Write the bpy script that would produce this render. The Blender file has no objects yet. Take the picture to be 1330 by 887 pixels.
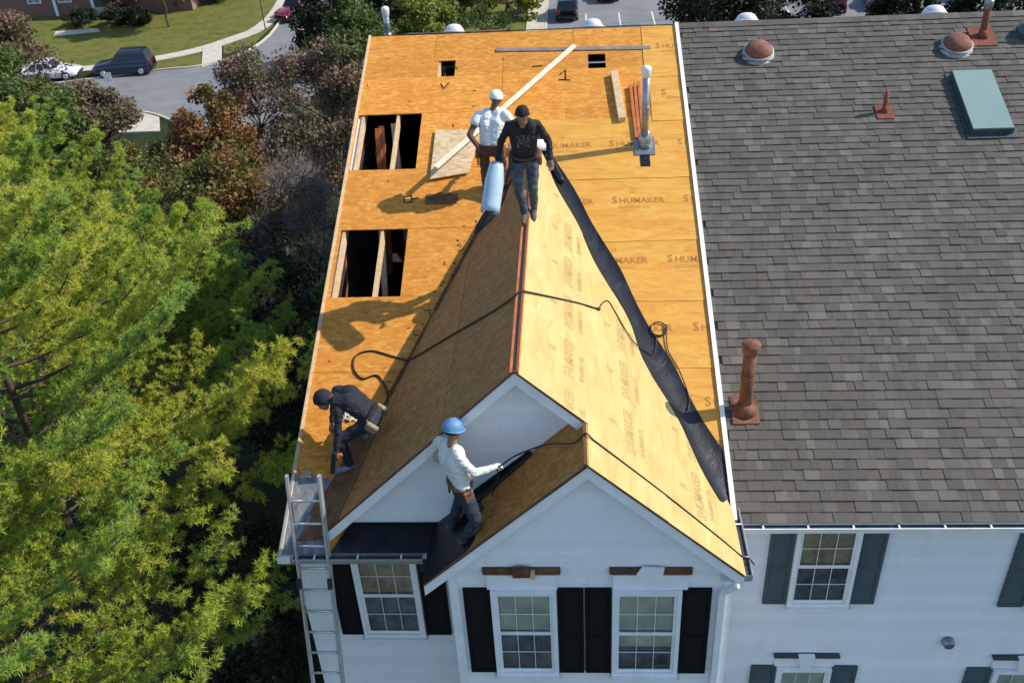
import bpy, bmesh, math, random
import numpy as np
from mathutils import Vector, Matrix, noise
random.seed(7); rng = np.random.default_rng(7)
scene = bpy.context.scene
C = scene.collection
R = math.radians

# ------------------------------------------------------------------ camera, sky, sun, exposure
CAM = np.array([3.6192, -8.2502, 14.7234]); PITCH, YAW, ROLL = R(33.656), R(-4.518), R(-3.435)
FPX, PW, PH = 1260.87, 1330.0, 887.0
fw = np.array([math.sin(YAW)*math.cos(PITCH), math.cos(YAW)*math.cos(PITCH), -math.sin(PITCH)])
r0 = np.cross(fw, [0, 0, 1]); r0 /= np.linalg.norm(r0); u0 = np.cross(r0, fw)
rt = r0*math.cos(ROLL)+u0*math.sin(ROLL); up = -r0*math.sin(ROLL)+u0*math.cos(ROLL)
cd = bpy.data.cameras.new('camera'); cam = bpy.data.objects.new('camera', cd); C.objects.link(cam)
m = Matrix.Identity(4)
for i in range(3):
    m[i][0], m[i][1], m[i][2], m[i][3] = rt[i], up[i], -fw[i], CAM[i]
cam.matrix_world = m
cd.sensor_width = 36; cd.lens = 36*FPX/PW; cd.clip_end = 3000; cd.clip_start = .1
scene.camera = cam

SUN_EL, SUN_AZ = R(41.0), R(9.0)           # azimuth from +X towards +Y
S = Vector((math.cos(SUN_EL)*math.cos(SUN_AZ), math.cos(SUN_EL)*math.sin(SUN_AZ), math.sin(SUN_EL)))
w = bpy.data.worlds.new('World'); scene.world = w; w.use_nodes = True
nt = w.node_tree; bg = nt.nodes['Background']
sky = nt.nodes.new('ShaderNodeTexSky'); sky.sky_type = 'NISHITA'; sky.sun_disc = False
sky.sun_elevation = SUN_EL; sky.sun_rotation = R(90)-SUN_AZ
nt.links.new(sky.outputs[0], bg.inputs[0]); bg.inputs[1].default_value = 0.125
sky.ozone_density = 2.2; sky.dust_density = .3; sky.altitude = 100
sd = bpy.data.lights.new('sun', 'SUN'); so = bpy.data.objects.new('sun', sd); C.objects.link(so)
sd.energy = 3.1; sd.angle = R(.5); sd.color = (1, .925, .80)
so.rotation_euler = (-S).to_track_quat('-Z', 'Y').to_euler(); so.location = (20, 0, 40)
vs = scene.view_settings
vs.view_transform = 'Standard'; vs.look = 'None'; vs.gamma = 1; vs.use_curve_mapping = False; vs.exposure = 0.80
scene.cycles.max_bounces = 6; scene.cycles.transparent_max_bounces = 12

def hit(px, n, k):
    d = fw*FPX+rt*(px[0]-PW/2)-up*(px[1]-PH/2); n = np.array(n, float)
    return CAM+d*((k-n@CAM)/(n@d))
def ground_px(x, y, z=-8.0): return hit((x, y), (0, 0, 1), z)

# ------------------------------------------------------------------ house numbers (metres)
W, ZE, T, D, YN = 5.5, 6.2, .378, 9.275, .351       # width, eave height, main slope, ridge distance, neighbour eave
XG, YG, ZG, TG, TL = 2.962, .102, 8.776, .943, .979  # large gable: ridge x, rake y, ridge z, right and left slope
YS, XS = -.593, 3.719; ZS = ZG-TG*(XS-XG)            # small gable
YWALL, YBAY, YNB = .37, -.42, .67
YGW = .34                                            # large gable wall face
GZ0, GZ1 = -3.0, -8.0
ZR = ZE+T*D
def terrain(y):
    s = min(1, max(0, (y-20)/16.0)); s = s*s*(3-2*s); return GZ0+(GZ1-GZ0)*s
NM = Vector((0, -T, 1)).normalized()
NR = Vector((TG, 0, 1)).normalized()
NL = Vector((-TL, 0, 1)).normalized()
NSL = Vector((-TG, 0, 1)).normalized()
def MR(x, y, h=0): return Vector((x, y, ZE+T*y))+NM*h          # main roof
def GR(x, y, h=0): return Vector((x, y, ZG-TG*(x-XG)))+NR*h    # gable right slope
def GL(x, y, h=0): return Vector((x, y, ZG-TL*(XG-x)))+NL*h    # gable left slope
def SL(x, y, h=0): return Vector((x, y, ZS-TG*(XS-x)))+NSL*h   # small gable left slope
def valR(y): return XG+(ZG-ZE-T*y)/TG
def valL(y): return XG-(ZG-ZE-T*y)/TL

# ------------------------------------------------------------------ mesh helpers
class MB:
    def __init__(s): s.v = []; s.f = []; s.m = []; s.sm = []
    def add(s, vs_, fs, mi=0, smooth=False):
        o = len(s.v); s.v.extend([tuple(v) for v in vs_]); s.f.extend([tuple(i+o for i in f) for f in fs])
        s.m.extend([mi]*len(fs)); s.sm.extend([smooth]*len(fs)); return s
    def box(s, x0, x1, y0, y1, z0, z1, mi=0):
        return s.hexa([(x0,y0,z0),(x1,y0,z0),(x1,y1,z0),(x0,y1,z0),(x0,y0,z1),(x1,y0,z1),(x1,y1,z1),(x0,y1,z1)], mi)
    def hexa(s, p, mi=0):
        return s.add(p, [(0,3,2,1),(4,5,6,7),(0,1,5,4),(1,2,6,5),(2,3,7,6),(3,0,4,7)], mi)
    def bar(s, a, b, w_, h_, upv=(0,0,1), mi=0):
        a, b = Vector(a), Vector(b); d = (b-a).normalized(); u = Vector(upv)
        x = d.cross(u).normalized(); u = x.cross(d).normalized()
        p = []
        for q, in ((a,), (b,)):
            p += [q-x*w_/2-u*h_/2, q+x*w_/2-u*h_/2, q+x*w_/2+u*h_/2, q-x*w_/2+u*h_/2]
        return s.add(p, [(0,1,2,3),(7,6,5,4),(0,4,5,1),(1,5,6,2),(2,6,7,3),(3,7,4,0)], mi)
    def slab(s, pts, n, th, mi=0):
        """polygon pts (CCW seen from n) pushed down by th along n"""
        n = Vector(n); k = len(pts); pts = [Vector(p) for p in pts]
        vs_ = pts+[p-n*th for p in pts]
        fs = [tuple(range(k)), tuple(range(2*k-1, k-1, -1))]+[(i, i+k, (i+1) % k+k, (i+1) % k) for i in range(k)]
        return s.add(vs_, fs, mi)
    def tube(s, pts, r, seg=8, mi=0, cap=True):
        pts = [Vector(p) for p in pts]; n = len(pts); rs = r if isinstance(r, (list, tuple)) else [r]*n
        vs_ = []; prev = None
        for i, p in enumerate(pts):
            d = (pts[min(i+1, n-1)]-pts[max(i-1, 0)])
            d = d.normalized() if d.length > 1e-9 else Vector((0, 0, 1))
            if prev is None:
                x = d.orthogonal().normalized()
            else:
                x = prev-d*prev.dot(d); x = x.normalized() if x.length > 1e-6 else d.orthogonal().normalized()
            prev = x; y = d.cross(x)
            for k in range(seg):
                a = 2*math.pi*k/seg; vs_.append(p+(x*math.cos(a)+y*math.sin(a))*rs[i])
        fs = [(i*seg+k, i*seg+(k+1) % seg, (i+1)*seg+(k+1) % seg, (i+1)*seg+k) for i in range(n-1) for k in range(seg)]
        if cap: fs += [tuple(range(seg-1, -1, -1)), tuple((n-1)*seg+k for k in range(seg))]
        return s.add(vs_, fs, mi, True)
    def lathe(s, prof, base, axis=(0,0,1), seg=20, mi=0, a0=0, a1=2*math.pi):
        base = Vector(base); ax = Vector(axis).normalized(); x = ax.orthogonal().normalized(); y = ax.cross(x)
        vs_ = []; n = len(prof)
        for (r, h) in prof:
            for k in range(seg):
                a = 2*math.pi*k/seg; vs_.append(base+ax*h+(x*math.cos(a)+y*math.sin(a))*max(r, 1e-4))
        fs = [(i*seg+k, i*seg+(k+1) % seg, (i+1)*seg+(k+1) % seg, (i+1)*seg+k) for i in range(n-1) for k in range(seg)]
        fs += [tuple(range(seg-1, -1, -1)), tuple((n-1)*seg+k for k in range(seg))]
        return s.add(vs_, fs, mi, True)
    def mesh(s, name):
        me = bpy.data.meshes.new(name); me.from_pydata(s.v, [], s.f)
        me.polygons.foreach_set('material_index', s.m); me.polygons.foreach_set('use_smooth', s.sm); me.update(); return me
    def build(s, name, mat, parent=None, bevel=0):
        me = s.mesh(name)
        if bevel:
            bm = bmesh.new(); bm.from_mesh(me)
            bmesh.ops.bevel(bm, geom=bm.edges[:], offset=bevel, segments=1, affect='EDGES', clamp_overlap=True); bm.to_mesh(me); bm.free()
        return link(name, me, mat, parent)
def link(name, me, mat, parent=None):
    if mat is not None and not len(me.materials):
        for q in (mat if isinstance(mat, (list, tuple)) else [mat]): me.materials.append(q)
    o = bpy.data.objects.new(name, me); C.objects.link(o)
    if parent is not None:
        o.parent = parent; o.matrix_parent_inverse = parent_inv(parent)
    return o
_inv = {}
def parent_inv(p):
    # transforms are only translations/rotations set when the empty is made
    return _inv.get(p.name, Matrix.Identity(4))
def empty(name, loc=(0, 0, 0), label=None, cat=None, group=None, parent=None):
    o = bpy.data.objects.new(name, None); C.objects.link(o); o.location = loc; o.empty_display_size = .2
    _inv[o.name] = Matrix.Translation(-Vector(loc))
    if parent: o.parent = parent; o.matrix_parent_inverse = parent_inv(parent)
    return tag(o, label, cat, group)
def tag(o, label=None, cat=None, group=None, kind=None):
    if label: o['label'] = label
    if cat: o['category'] = cat
    if group: o['group'] = group
    if kind: o['kind'] = kind
    return o
def clip(poly, n, k):
    """keep the side n.p <= k of a 2-D polygon"""
    out = []; L = len(poly)
    for i in range(L):
        a, b = poly[i], poly[(i+1) % L]; da = n[0]*a[0]+n[1]*a[1]-k; db = n[0]*b[0]+n[1]*b[1]-k
        if da <= 0: out.append(a)
        if (da < 0 < db) or (db < 0 < da):
            t_ = da/(da-db); out.append((a[0]+(b[0]-a[0])*t_, a[1]+(b[1]-a[1])*t_))
    return out
def area(poly): return abs(sum(poly[i][0]*poly[(i+1) % len(poly)][1]-poly[(i+1) % len(poly)][0]*poly[i][1] for i in range(len(poly)))/2) if len(poly) > 2 else 0
def ccw(poly):
    a = sum(poly[i][0]*poly[(i+1) % len(poly)][1]-poly[(i+1) % len(poly)][0]*poly[i][1] for i in range(len(poly)))
    return poly if a > 0 else poly[::-1]

# ------------------------------------------------------------------ materials
class NT:
    def __init__(s, name):
        s.m = bpy.data.materials.new(name); s.m.use_nodes = True; s.t = s.m.node_tree; s.b = s.t.nodes['Principled BSDF']
        s.out = s.t.nodes['Material Output']
    def n(s, typ, **kw):
        nd = s.t.nodes.new('ShaderNode'+typ)
        for k, v in kw.items(): setattr(nd, k, v)
        return nd
    def l(s, a, b): s.t.links.new(a, b)
    def pos(s, scale=(1,1,1), rot=(0,0,0), obj=False):
        mp = s.n('Mapping'); mp.inputs['Scale'].default_value = scale; mp.inputs['Rotation'].default_value = rot
        if obj: s.l(s.n('TexCoord').outputs['Object'], mp.inputs[0])
        else: s.l(s.n('NewGeometry').outputs['Position'], mp.inputs[0])
        return mp.outputs[0]
    def noise(s, vec, scale, detail=4, rough=.6, dist=0):
        nd = s.n('TexNoise'); nd.inputs['Scale'].default_value = scale; nd.inputs['Detail'].default_value = detail
        nd.inputs['Roughness'].default_value = rough; nd.inputs['Distortion'].default_value = dist
        s.l(vec, nd.inputs['Vector']); return nd.outputs['Fac']
    def ramp(s, fac, stops, interp='LINEAR'):
        nd = s.n('ValToRGB'); cr = nd.color_ramp; cr.interpolation = interp
        while len(cr.elements) < len(stops): cr.elements.new(.5)
        for e, (p, c) in zip(cr.elements, stops): e.position = p; e.color = (*c, 1) if len(c) == 3 else c
        s.l(fac, nd.inputs[0]); return nd.outputs[0]
    def mix(s, a, b, fac, mode='MIX'):
        nd = s.n('Mix', data_type='RGBA', blend_type=mode)
        for sock, v in ((nd.inputs[6], a), (nd.inputs[7], b), (nd.inputs[0], fac)):
            if hasattr(v, 'links'): s.l(v, sock)
            elif isinstance(v, (int, float)): sock.default_value = v
            else: sock.default_value = (*v, 1)
        return nd.outputs[2]
    def math(s, a, b, op='ADD'):
        nd = s.n('Math', operation=op)
        for sock, v in ((nd.inputs[0], a), (nd.inputs[1], b)):
            if hasattr(v, 'links'): s.l(v, sock)
            else: sock.default_value = v
        return nd.outputs[0]
    def bump(s, h, strength=.3, dist=.02):
        nd = s.n('Bump'); nd.inputs['Strength'].default_value = strength; nd.inputs['Distance'].default_value = dist
        s.l(h, nd.inputs['Height']); s.l(nd.outputs[0], s.b.inputs['Normal']); return nd
    def rnd(s):
        g = s.n('NewGeometry'); o = s.n('ObjectInfo')
        return s.math(s.math(g.outputs['Random Per Island'], o.outputs['Random']), 1.0, 'FRACT') if False else s.fr(g.outputs['Random Per Island'], o.outputs['Random'])
    def fr(s, a, b):
        q = s.n('Math', operation='FRACT'); s.l(s.math(a, b), q.inputs[0]); return q.outputs[0]
    def col(s, c): s.l(c, s.b.inputs['Base Color']) if hasattr(c, 'links') else setattr(s.b.inputs['Base Color'], 'default_value', (*c, 1))
    def set(s, rough=.7, metal=0, spec=.5):
        s.b.inputs['Roughness'].default_value = rough; s.b.inputs['Metallic'].default_value = metal
        s.b.inputs['Specular IOR Level'].default_value = spec; return s
def simple(name, c, rough=.7, metal=0, spec=.5, var=.25, scale=6, bump=0, bscale=40):
    t = NT(name); t.set(rough, metal, spec); v = t.pos()
    lo = tuple(x*(1-var) for x in c); hi = tuple(min(1, x*(1+var)) for x in c)
    t.col(t.ramp(t.noise(v, scale, 6, .65), [(.3, lo), (.7, hi)]))
    if bump: t.bump(t.noise(v, bscale, 5, .6), bump, .01)
    return t.m
M = {}
def osb(name, cols, stain, rot=0):
    t = NT(name); t.set(.75, 0, .3)
    def flakes(rz, sc):
        vo = t.n('TexVoronoi'); vo.inputs['Scale'].default_value = 1
        t.l(t.pos(sc, (0, 0, rz)), vo.inputs['Vector']); sp = t.n('SeparateColor'); t.l(vo.outputs['Color'], sp.inputs[0]); return sp.outputs[0]
    f1 = flakes(.4+rot, (10, 26, 16)); f2 = flakes(1.7+rot, (12, 30, 18)); f3 = flakes(2.7+rot, (9, 24, 14))
    f = t.math(t.math(f1, f2), f3); f = t.math(f, 1/3., 'MULTIPLY')
    c = t.ramp(f, [(.22, cols[0]), (.45, cols[1]), (.6, cols[2]), (.8, cols[3])])
    big = t.noise(t.pos(), 1.3, 6, .7, .6)
    c = t.mix(c, stain, t.ramp(big, [(.5, (0, 0, 0)), (.75, (.55, .55, .55))]))
    sp = t.noise(t.pos(), 9, 3, .6); c = t.mix(c, tuple(x*.35 for x in stain), t.ramp(sp, [(.73, (0, 0, 0)), (.80, (.6, .6, .6))]))
    c = t.mix(c, (.8, .8, .8), .5, 'MULTIPLY') if False else c
    rn = t.rnd(); hs = t.n('HueSaturation'); t.l(c, hs.inputs['Color'])
    t.l(t.ramp(rn, [(0, (.86, .86, .86)), (1, (1.1, 1.1, 1.1))]), hs.inputs['Value']); t.col(hs.outputs[0])
    t.bump(f, .25, .004); return t.m
M['osb'] = osb('osb', [(.53, .205, .027), (.61, .25, .036), (.65, .275, .043), (.71, .345, .075)], (.54, .18, .02))
M['osb_shaded'] = osb('osb_shaded', [(.30, .135, .04), (.37, .172, .052), (.41, .195, .06), (.47, .25, .085)], (.29, .125, .035), .8)  # darker copy of osb, the left slope's shade is in its colour
M['osb_small'] = osb('osb_small_shaded', [(.36, .15, .03), (.43, .185, .04), (.48, .21, .048), (.54, .27, .075)], (.34, .13, .022), .8)  # osb darkened less, small gable's shaded side put into the colour
M['ply'] = osb('pale_plywood', [(.55, .38, .2), (.66, .48, .28), (.72, .56, .34), (.78, .64, .42)], (.55, .36, .18))
def sheet(name, base, dark, lightc, wr=.5, stretch=(1.2, 5, 5)):
    t = NT(name); t.set(.5, 0, .4); v = t.pos(stretch)
    n1 = t.noise(v, 1.6, 7, .62, .8); n2 = t.noise(t.pos(), 1.1, 5, .6)
    c = t.ramp(n1, [(.3, dark), (.5, base), (.72, lightc)]); c = t.mix(c, dark, t.ramp(n2, [(.5, (0,0,0)), (.8, (.6,.6,.6))]))
    t.col(c); t.bump(n1, wr, .03); return t.m
M['under'] = sheet('yellow_underlayment', (.69, .35, .055), (.62, .25, .032), (.74, .42, .09), .7)
M['under_gable'] = sheet('pale_underlayment', (.54, .40, .150), (.47, .325, .100), (.59, .47, .20), .35, (4, 1.0, 4))
M['print'] = simple('brown_print', (.42, .17, .028), .6, var=.5, scale=40)
M['print_faint'] = simple('faint_print', (.56, .28, .055), .6, var=.3, scale=40)
M['print_gable'] = simple('gable_print', (.45, .315, .11), .6, var=.3, scale=30)
t = NT('black_membrane'); t.set(.40, 0, .35); nz = t.noise(t.pos((1.6, .8, 1.6)), 2.2, 4, .5, .8)
t.col(t.ramp(nz, [(.35, (.005, .006, .009)), (.6, (.010, .012, .019)), (.8, (.03, .035, .048))])); t.bump(nz, .5, .04); M['membrane'] = t.m
t = NT('grey_membrane'); t.set(.38, .25, .5); nz = t.noise(t.pos((5, 2, 2)), 2.2, 6, .6, .6)
t.col(t.ramp(nz, [(.3, (.12, .13, .14)), (.55, (.25, .26, .27)), (.8, (.42, .43, .43))])); t.bump(nz, .35, .02); M['grey_sheet'] = t.m
t = NT('white_siding'); t.set(.55, 0, .35); v = t.pos()
c = t.ramp(t.noise(v, .9, 6, .6), [(.3, (.78, .79, .79)), (.65, (.86, .86, .85))])
t.col(t.mix(c, (.60, .60, .57), t.ramp(t.noise(t.pos((3, 3, .5)), 2.0, 6, .7), [(.55, (0,0,0)), (.8, (.45,.45,.45))])))
t.bump(t.noise(t.pos((3, 3, 60)), 3, 3, .5), .06, .003)
hs = t.n('HueSaturation'); src = t.b.inputs['Base Color'].links[0].from_socket; t.l(src, hs.inputs['Color']); t.l(t.ramp(t.n('ObjectInfo').outputs['Random'], [(0, (.945, .945, .945)), (1, (1.02, 1.02, 1.02))]), hs.inputs['Value']); t.col(hs.outputs[0]); M['siding'] = t.m
M['trim'] = simple('white_trim', (.84, .84, .83), .45, var=.08, scale=4)
M['edge_white'] = simple('white_edge_metal', (.84, .83, .80), .4, var=.06, scale=5)
M['shutter'] = simple('black_shutter', (.006, .0065, .008), .7, spec=.2, var=.2)
M['shutter_green'] = simple('slate_shutter', (.072, .098, .105), .7, spec=.25, var=.15, scale=3)
M['lumber'] = simple('pale_lumber', (.62, .44, .25), .75, var=.18, scale=9)
M['lumber_white'] = simple('whitewood', (.74, .64, .49), .7, var=.1, scale=8)
M['felt'] = simple('brown_felt', (.20, .095, .04), .9, var=.45, scale=5, bump=.4)
M['lumber_dark'] = simple('dark_lumber', (.13, .055, .024), .8, var=.5, scale=7, bump=.3)
M['lumber_red'] = simple('orange_board', (.48, .14, .035), .7, var=.3, scale=8)
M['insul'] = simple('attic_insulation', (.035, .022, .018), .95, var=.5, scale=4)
M['rust'] = simple('rust', (.19, .075, .046), .85, var=.6, scale=7, bump=.3)
M['rust_dark'] = simple('dark_rust', (.19, .055, .03), .85, var=.4, scale=9, bump=.3)
M['galv'] = simple('galvanized_steel', (.30, .32, .35), .42, .75, var=.25, scale=8)
M['strip'] = simple('weathered_strip', (.27, .235, .21), .5, .2, var=.25, scale=6)
M['galv_white'] = simple('pale_metal', (.70, .71, .72), .4, .1, var=.1)
M['dull_metal'] = simple('dull_metal', (.36, .36, .35), .6, .2, var=.25, scale=9)
M['alu'] = simple('aluminium', (.62, .63, .64), .33, .65, var=.12, scale=12)
M['dark'] = simple('dark_paint', (.02, .021, .024), .5, var=.2)
M['gutter_in'] = simple('gutter_shade', (.05, .055, .06), .9, var=.4)  # inner shade of the gutters as a colour
M['rubber'] = simple('black_rubber', (.012, .012, .013), .6, var=.2)
M['blue_sheet'] = simple('blue_release_sheet', (.36, .50, .60), .35, var=.1)
M['skylight'] = simple('skylight_glass', (.22, .31, .285), .3, var=.06, scale=2)
M['skyframe'] = simple('skylight_frame', (.05, .065, .07), .45, var=.2)
t = NT('asphalt_shingle'); t.set(.92, 0, .25); rn = t.rnd()
c = t.ramp(rn, [(0, (.106, .096, .083)), (.22, (.117, .106, .092)), (.45, (.130, .118, .102)), (.68, (.145, .132, .114)), (.84, (.124, .106, .090)), (.94, (.164, .150, .130)), (1, (.16, .15, .13))], 'CONSTANT')
nz = t.noise(t.pos(), 120, 3, .7); c = t.mix(c, (.03, .03, .03), t.ramp(nz, [(.5, (0,0,0)), (.75, (.5,.5,.5))]))
c = t.mix(c, (.055, .052, .045), t.ramp(t.noise(t.pos((2.2, .35, 1)), 1.5, 6, .7), [(.5, (0,0,0)), (.75, (.55,.55,.55))]))
c = t.mix(c, (.065, .07, .055), t.ramp(t.noise(t.pos(), .7, 5, .6), [(.5, (0,0,0)), (.75, (.4,.4,.4))]))
t.col(c); t.bump(nz, .4, .004); M['shingle'] = t.m
M['shingle_base'] = simple('shingle_base', (.045, .043, .04), .95, var=.3, scale=30)
# glass you can see through
t = NT('window_glass'); t.t.nodes.remove(t.b); g = t.n('BsdfGlossy'); g.inputs['Roughness'].default_value = .02
tr = t.n('BsdfTransparent'); tr.inputs[0].default_value = (.82, .86, .85, 1); fz = t.n('Fresnel'); fz.inputs[0].default_value = 1.6
mx = t.n('MixShader'); t.l(fz.outputs[0], mx.inputs[0]); t.l(tr.outputs[0], mx.inputs[1]); t.l(g.outputs[0], mx.inputs[2]); t.l(mx.outputs[0], t.out.inputs[0]); M['glass'] = t.m
M['blind'] = simple('window_blind', (.80, .82, .74), .8, var=.25, scale=3)
M['curtain'] = simple('tan_curtain', (.58, .47, .34), .9, var=.35, scale=5)
M['room'] = simple('dark_room', (.26, .27, .31), .9, var=.6, scale=4)
# ------------------------------------------------------------------ ground, roads, pavements
t = NT('ground_cover'); t.set(.95, 0, .2); v = t.pos()
g1 = t.ramp(t.noise(v, .8, 8, .7), [(.3, (.012, .018, .006)), (.5, (.022, .032, .009)), (.7, (.045, .052, .016))])
dirt = t.ramp(t.noise(v, 3, 6, .7), [(.3, (.016, .012, .008)), (.7, (.045, .032, .02))])
t.col(t.mix(g1, dirt, t.ramp(t.noise(v, .11, 5, .65, .5), [(.50, (0,0,0)), (.62, (1,1,1))]))); t.bump(t.noise(v, 12, 6, .7), .6, .08); M['ground'] = t.m
t = NT('asphalt_road'); t.set(.9, 0, .3); v = t.pos()
c = t.ramp(t.noise(v, .5, 7, .65), [(.3, (.17, .172, .178)), (.7, (.235, .235, .238))])
c = t.mix(c, (.05, .05, .052), t.ramp(t.noise(t.pos((.25, 1.5, 1)), 1.2, 6, .7), [(.55, (0,0,0)), (.8, (.5,.5,.5))])); t.col(c); t.bump(t.noise(v, 60, 3), .3, .01); M['asphalt'] = t.m
M['concrete'] = simple('concrete', (.52, .47, .37), .9, var=.18, scale=2, bump=.2)
M['paint'] = simple('road_paint', (.62, .62, .58), .7, var=.15, scale=10)
M['lawn'] = (lambda t: (t.set(.95, 0, .2), t.col(t.ramp(t.noise(t.pos(), 1.1, 8, .75), [(.25, (.05, .066, .012)), (.42, (.10, .12, .022)), (.56, (.16, .155, .035)), (.72, (.17, .10, .045))])), t.bump(t.noise(t.pos(), 25, 5, .7), .7, .06), t.m)[-1])(NT('lawn_grass'))
nx, ny = 60, 130
xs_ = np.concatenate([np.linspace(-900, -80, 8), np.linspace(-60, 60, 44), np.linspace(80, 900, 8)])
ys_ = np.concatenate([np.linspace(-500, -30, 8), np.linspace(-20, 60, 100), np.linspace(70, 1500, 22)])
gv = []; 
for y in ys_:
    for x in xs_:
        z = terrain(y)+(.12*noise.noise(Vector((x*.15, y*.15, 0))) if y < 33 else 0); gv.append((x, y, z))
gf = [(j*60+i, j*60+i+1, (j+1)*60+i+1, (j+1)*60+i) for j in range(129) for i in range(59)]
mb = MB(); mb.add(gv, gf, 0, True); tag(mb.build('ground', M['ground']), kind='structure')
def flat(name, poly, z, mat, th=.003, kind='structure'):
    mb = MB(); poly = ccw(poly); mb.slab([(x, y, z) for x, y in poly], (0, 0, 1), th); return tag(mb.build(name, mat), kind=kind)
def gp(*pts): return [tuple(ground_px(*q)[:2]) for q in pts]
def smooth_poly(pts, n=2):
    for _ in range(n):
        o = []
        for a, b in zip(pts[:-1], pts[1:]): o += [(a[0]*.75+b[0]*.25, a[1]*.75+b[1]*.25), (a[0]*.25+b[0]*.75, a[1]*.25+b[1]*.75)]
        pts = [pts[0]]+o+[pts[-1]]
    return pts
def ribbon(pts, w_):
    L, Rr = [], []
    for i, p in enumerate(pts):
        a = Vector((*pts[max(i-1, 0)], 0)); b = Vector((*pts[min(i+1, len(pts)-1)], 0)); d = (b-a).normalized(); n = Vector((-d.y, d.x, 0))
        L.append((p[0]+n.x*w_/2, p[1]+n.y*w_/2)); Rr.append((p[0]-n.x*w_/2, p[1]-n.y*w_/2))
    return L, Rr
def strip(name, pts, w_, z0, z1, mat):
    L, Rr = ribbon(pts, w_); mb = MB()
    for i in range(len(pts)-1):
        q = [Rr[i], Rr[i+1], L[i+1], L[i]]
        mb.hexa([(x, y, z0) for x, y in q]+[(x, y, z1) for x, y in q])
    return tag(mb.build(name, mat), kind='structure')
far = smooth_poly(gp((-80, 128), (120, 104), (200, 92), (263, 88), (325, 69), (365, 34), (392, -40)))
near = smooth_poly(gp((490, -40), (455, 40), (420, 110), (345, 200), (290, 195), (231, 162), (206, 150), (170, 144), (144, 134), (90, 140), (-80, 162)))
flat('road', far+near, -7.992, M['asphalt'], .02)
strip('kerb', far, .16, -8.05, -7.87, M['concrete'])
strip('kerb', near[20:], .16, -8.05, -7.87, M['concrete'])
strip('pavement', smooth_poly(gp((-60, 100), (130, 90), (200, 78), (260, 66), (307, 50), (336, 40), (365, 14), (385, -40))), 1.3, -8.05, -7.93, M['concrete'])
lw = smooth_poly(gp((-60, 98), (130, 88), (200, 76), (260, 63), (305, 47), (333, 37), (360, 12), (378, -40)))
flat('lawn', lw+[(-30, 100), (-75, 100)], -7.975, M['lawn'], .02)
flat('lawn', gp((196, 90), (262, 86), (262, 70), (205, 80)), -7.962, M['lawn'], .02)
flat('lawn', gp((292, 72), (330, 58), (362, 26), (355, 22), (325, 48), (290, 60)), -7.962, M['lawn'], .02)
flat('pavement', gp((262, 88), (288, 80), (288, 56), (264, 62)), -7.905, M['concrete'], .1)
flat('pavement', gp((154, 174), (159, 158), (178, 146), (207, 154), (208, 172)), -7.90, M['concrete'], .1)
flat('pavement', gp((90, 178), (104, 166), (128, 172), (126, 182)), -7.90, M['concrete'], .1)
flat('lawn', gp((90, 150), (140, 138), (168, 147), (152, 160), (128, 168), (95, 165)), -7.94, M['lawn'], .05)
flat('path', gp((70, 48), (72, 42), (128, 38), (130, 42)), -7.95, M['concrete'], .05)
# parking court behind the ridge
flat('parking_lot', [(1.75, 50), (90, 50), (90, 130), (1.75, 130)], -7.991, M['asphalt'], .02)
strip('pavement', [(.75, 50), (.75, 140)], 1.5, -8.05, -7.87, M['concrete'])
strip('kerb', [(1.62, 50), (1.62, 140)], .2, -8.05, -7.86, M['concrete'])
flat('lawn', [(-9, 45), (-.05, 45), (-.05, 130), (-9, 130)], -7.93, M['lawn'], .07)
for k in range(7):
    x = 4.9+2.75*k
    mb = MB(); mb.box(x-.06, x+.06, 70, 75.2, -7.99, -7.984); tag(mb.build('painted_line', M['paint']), kind='structure')

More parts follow.
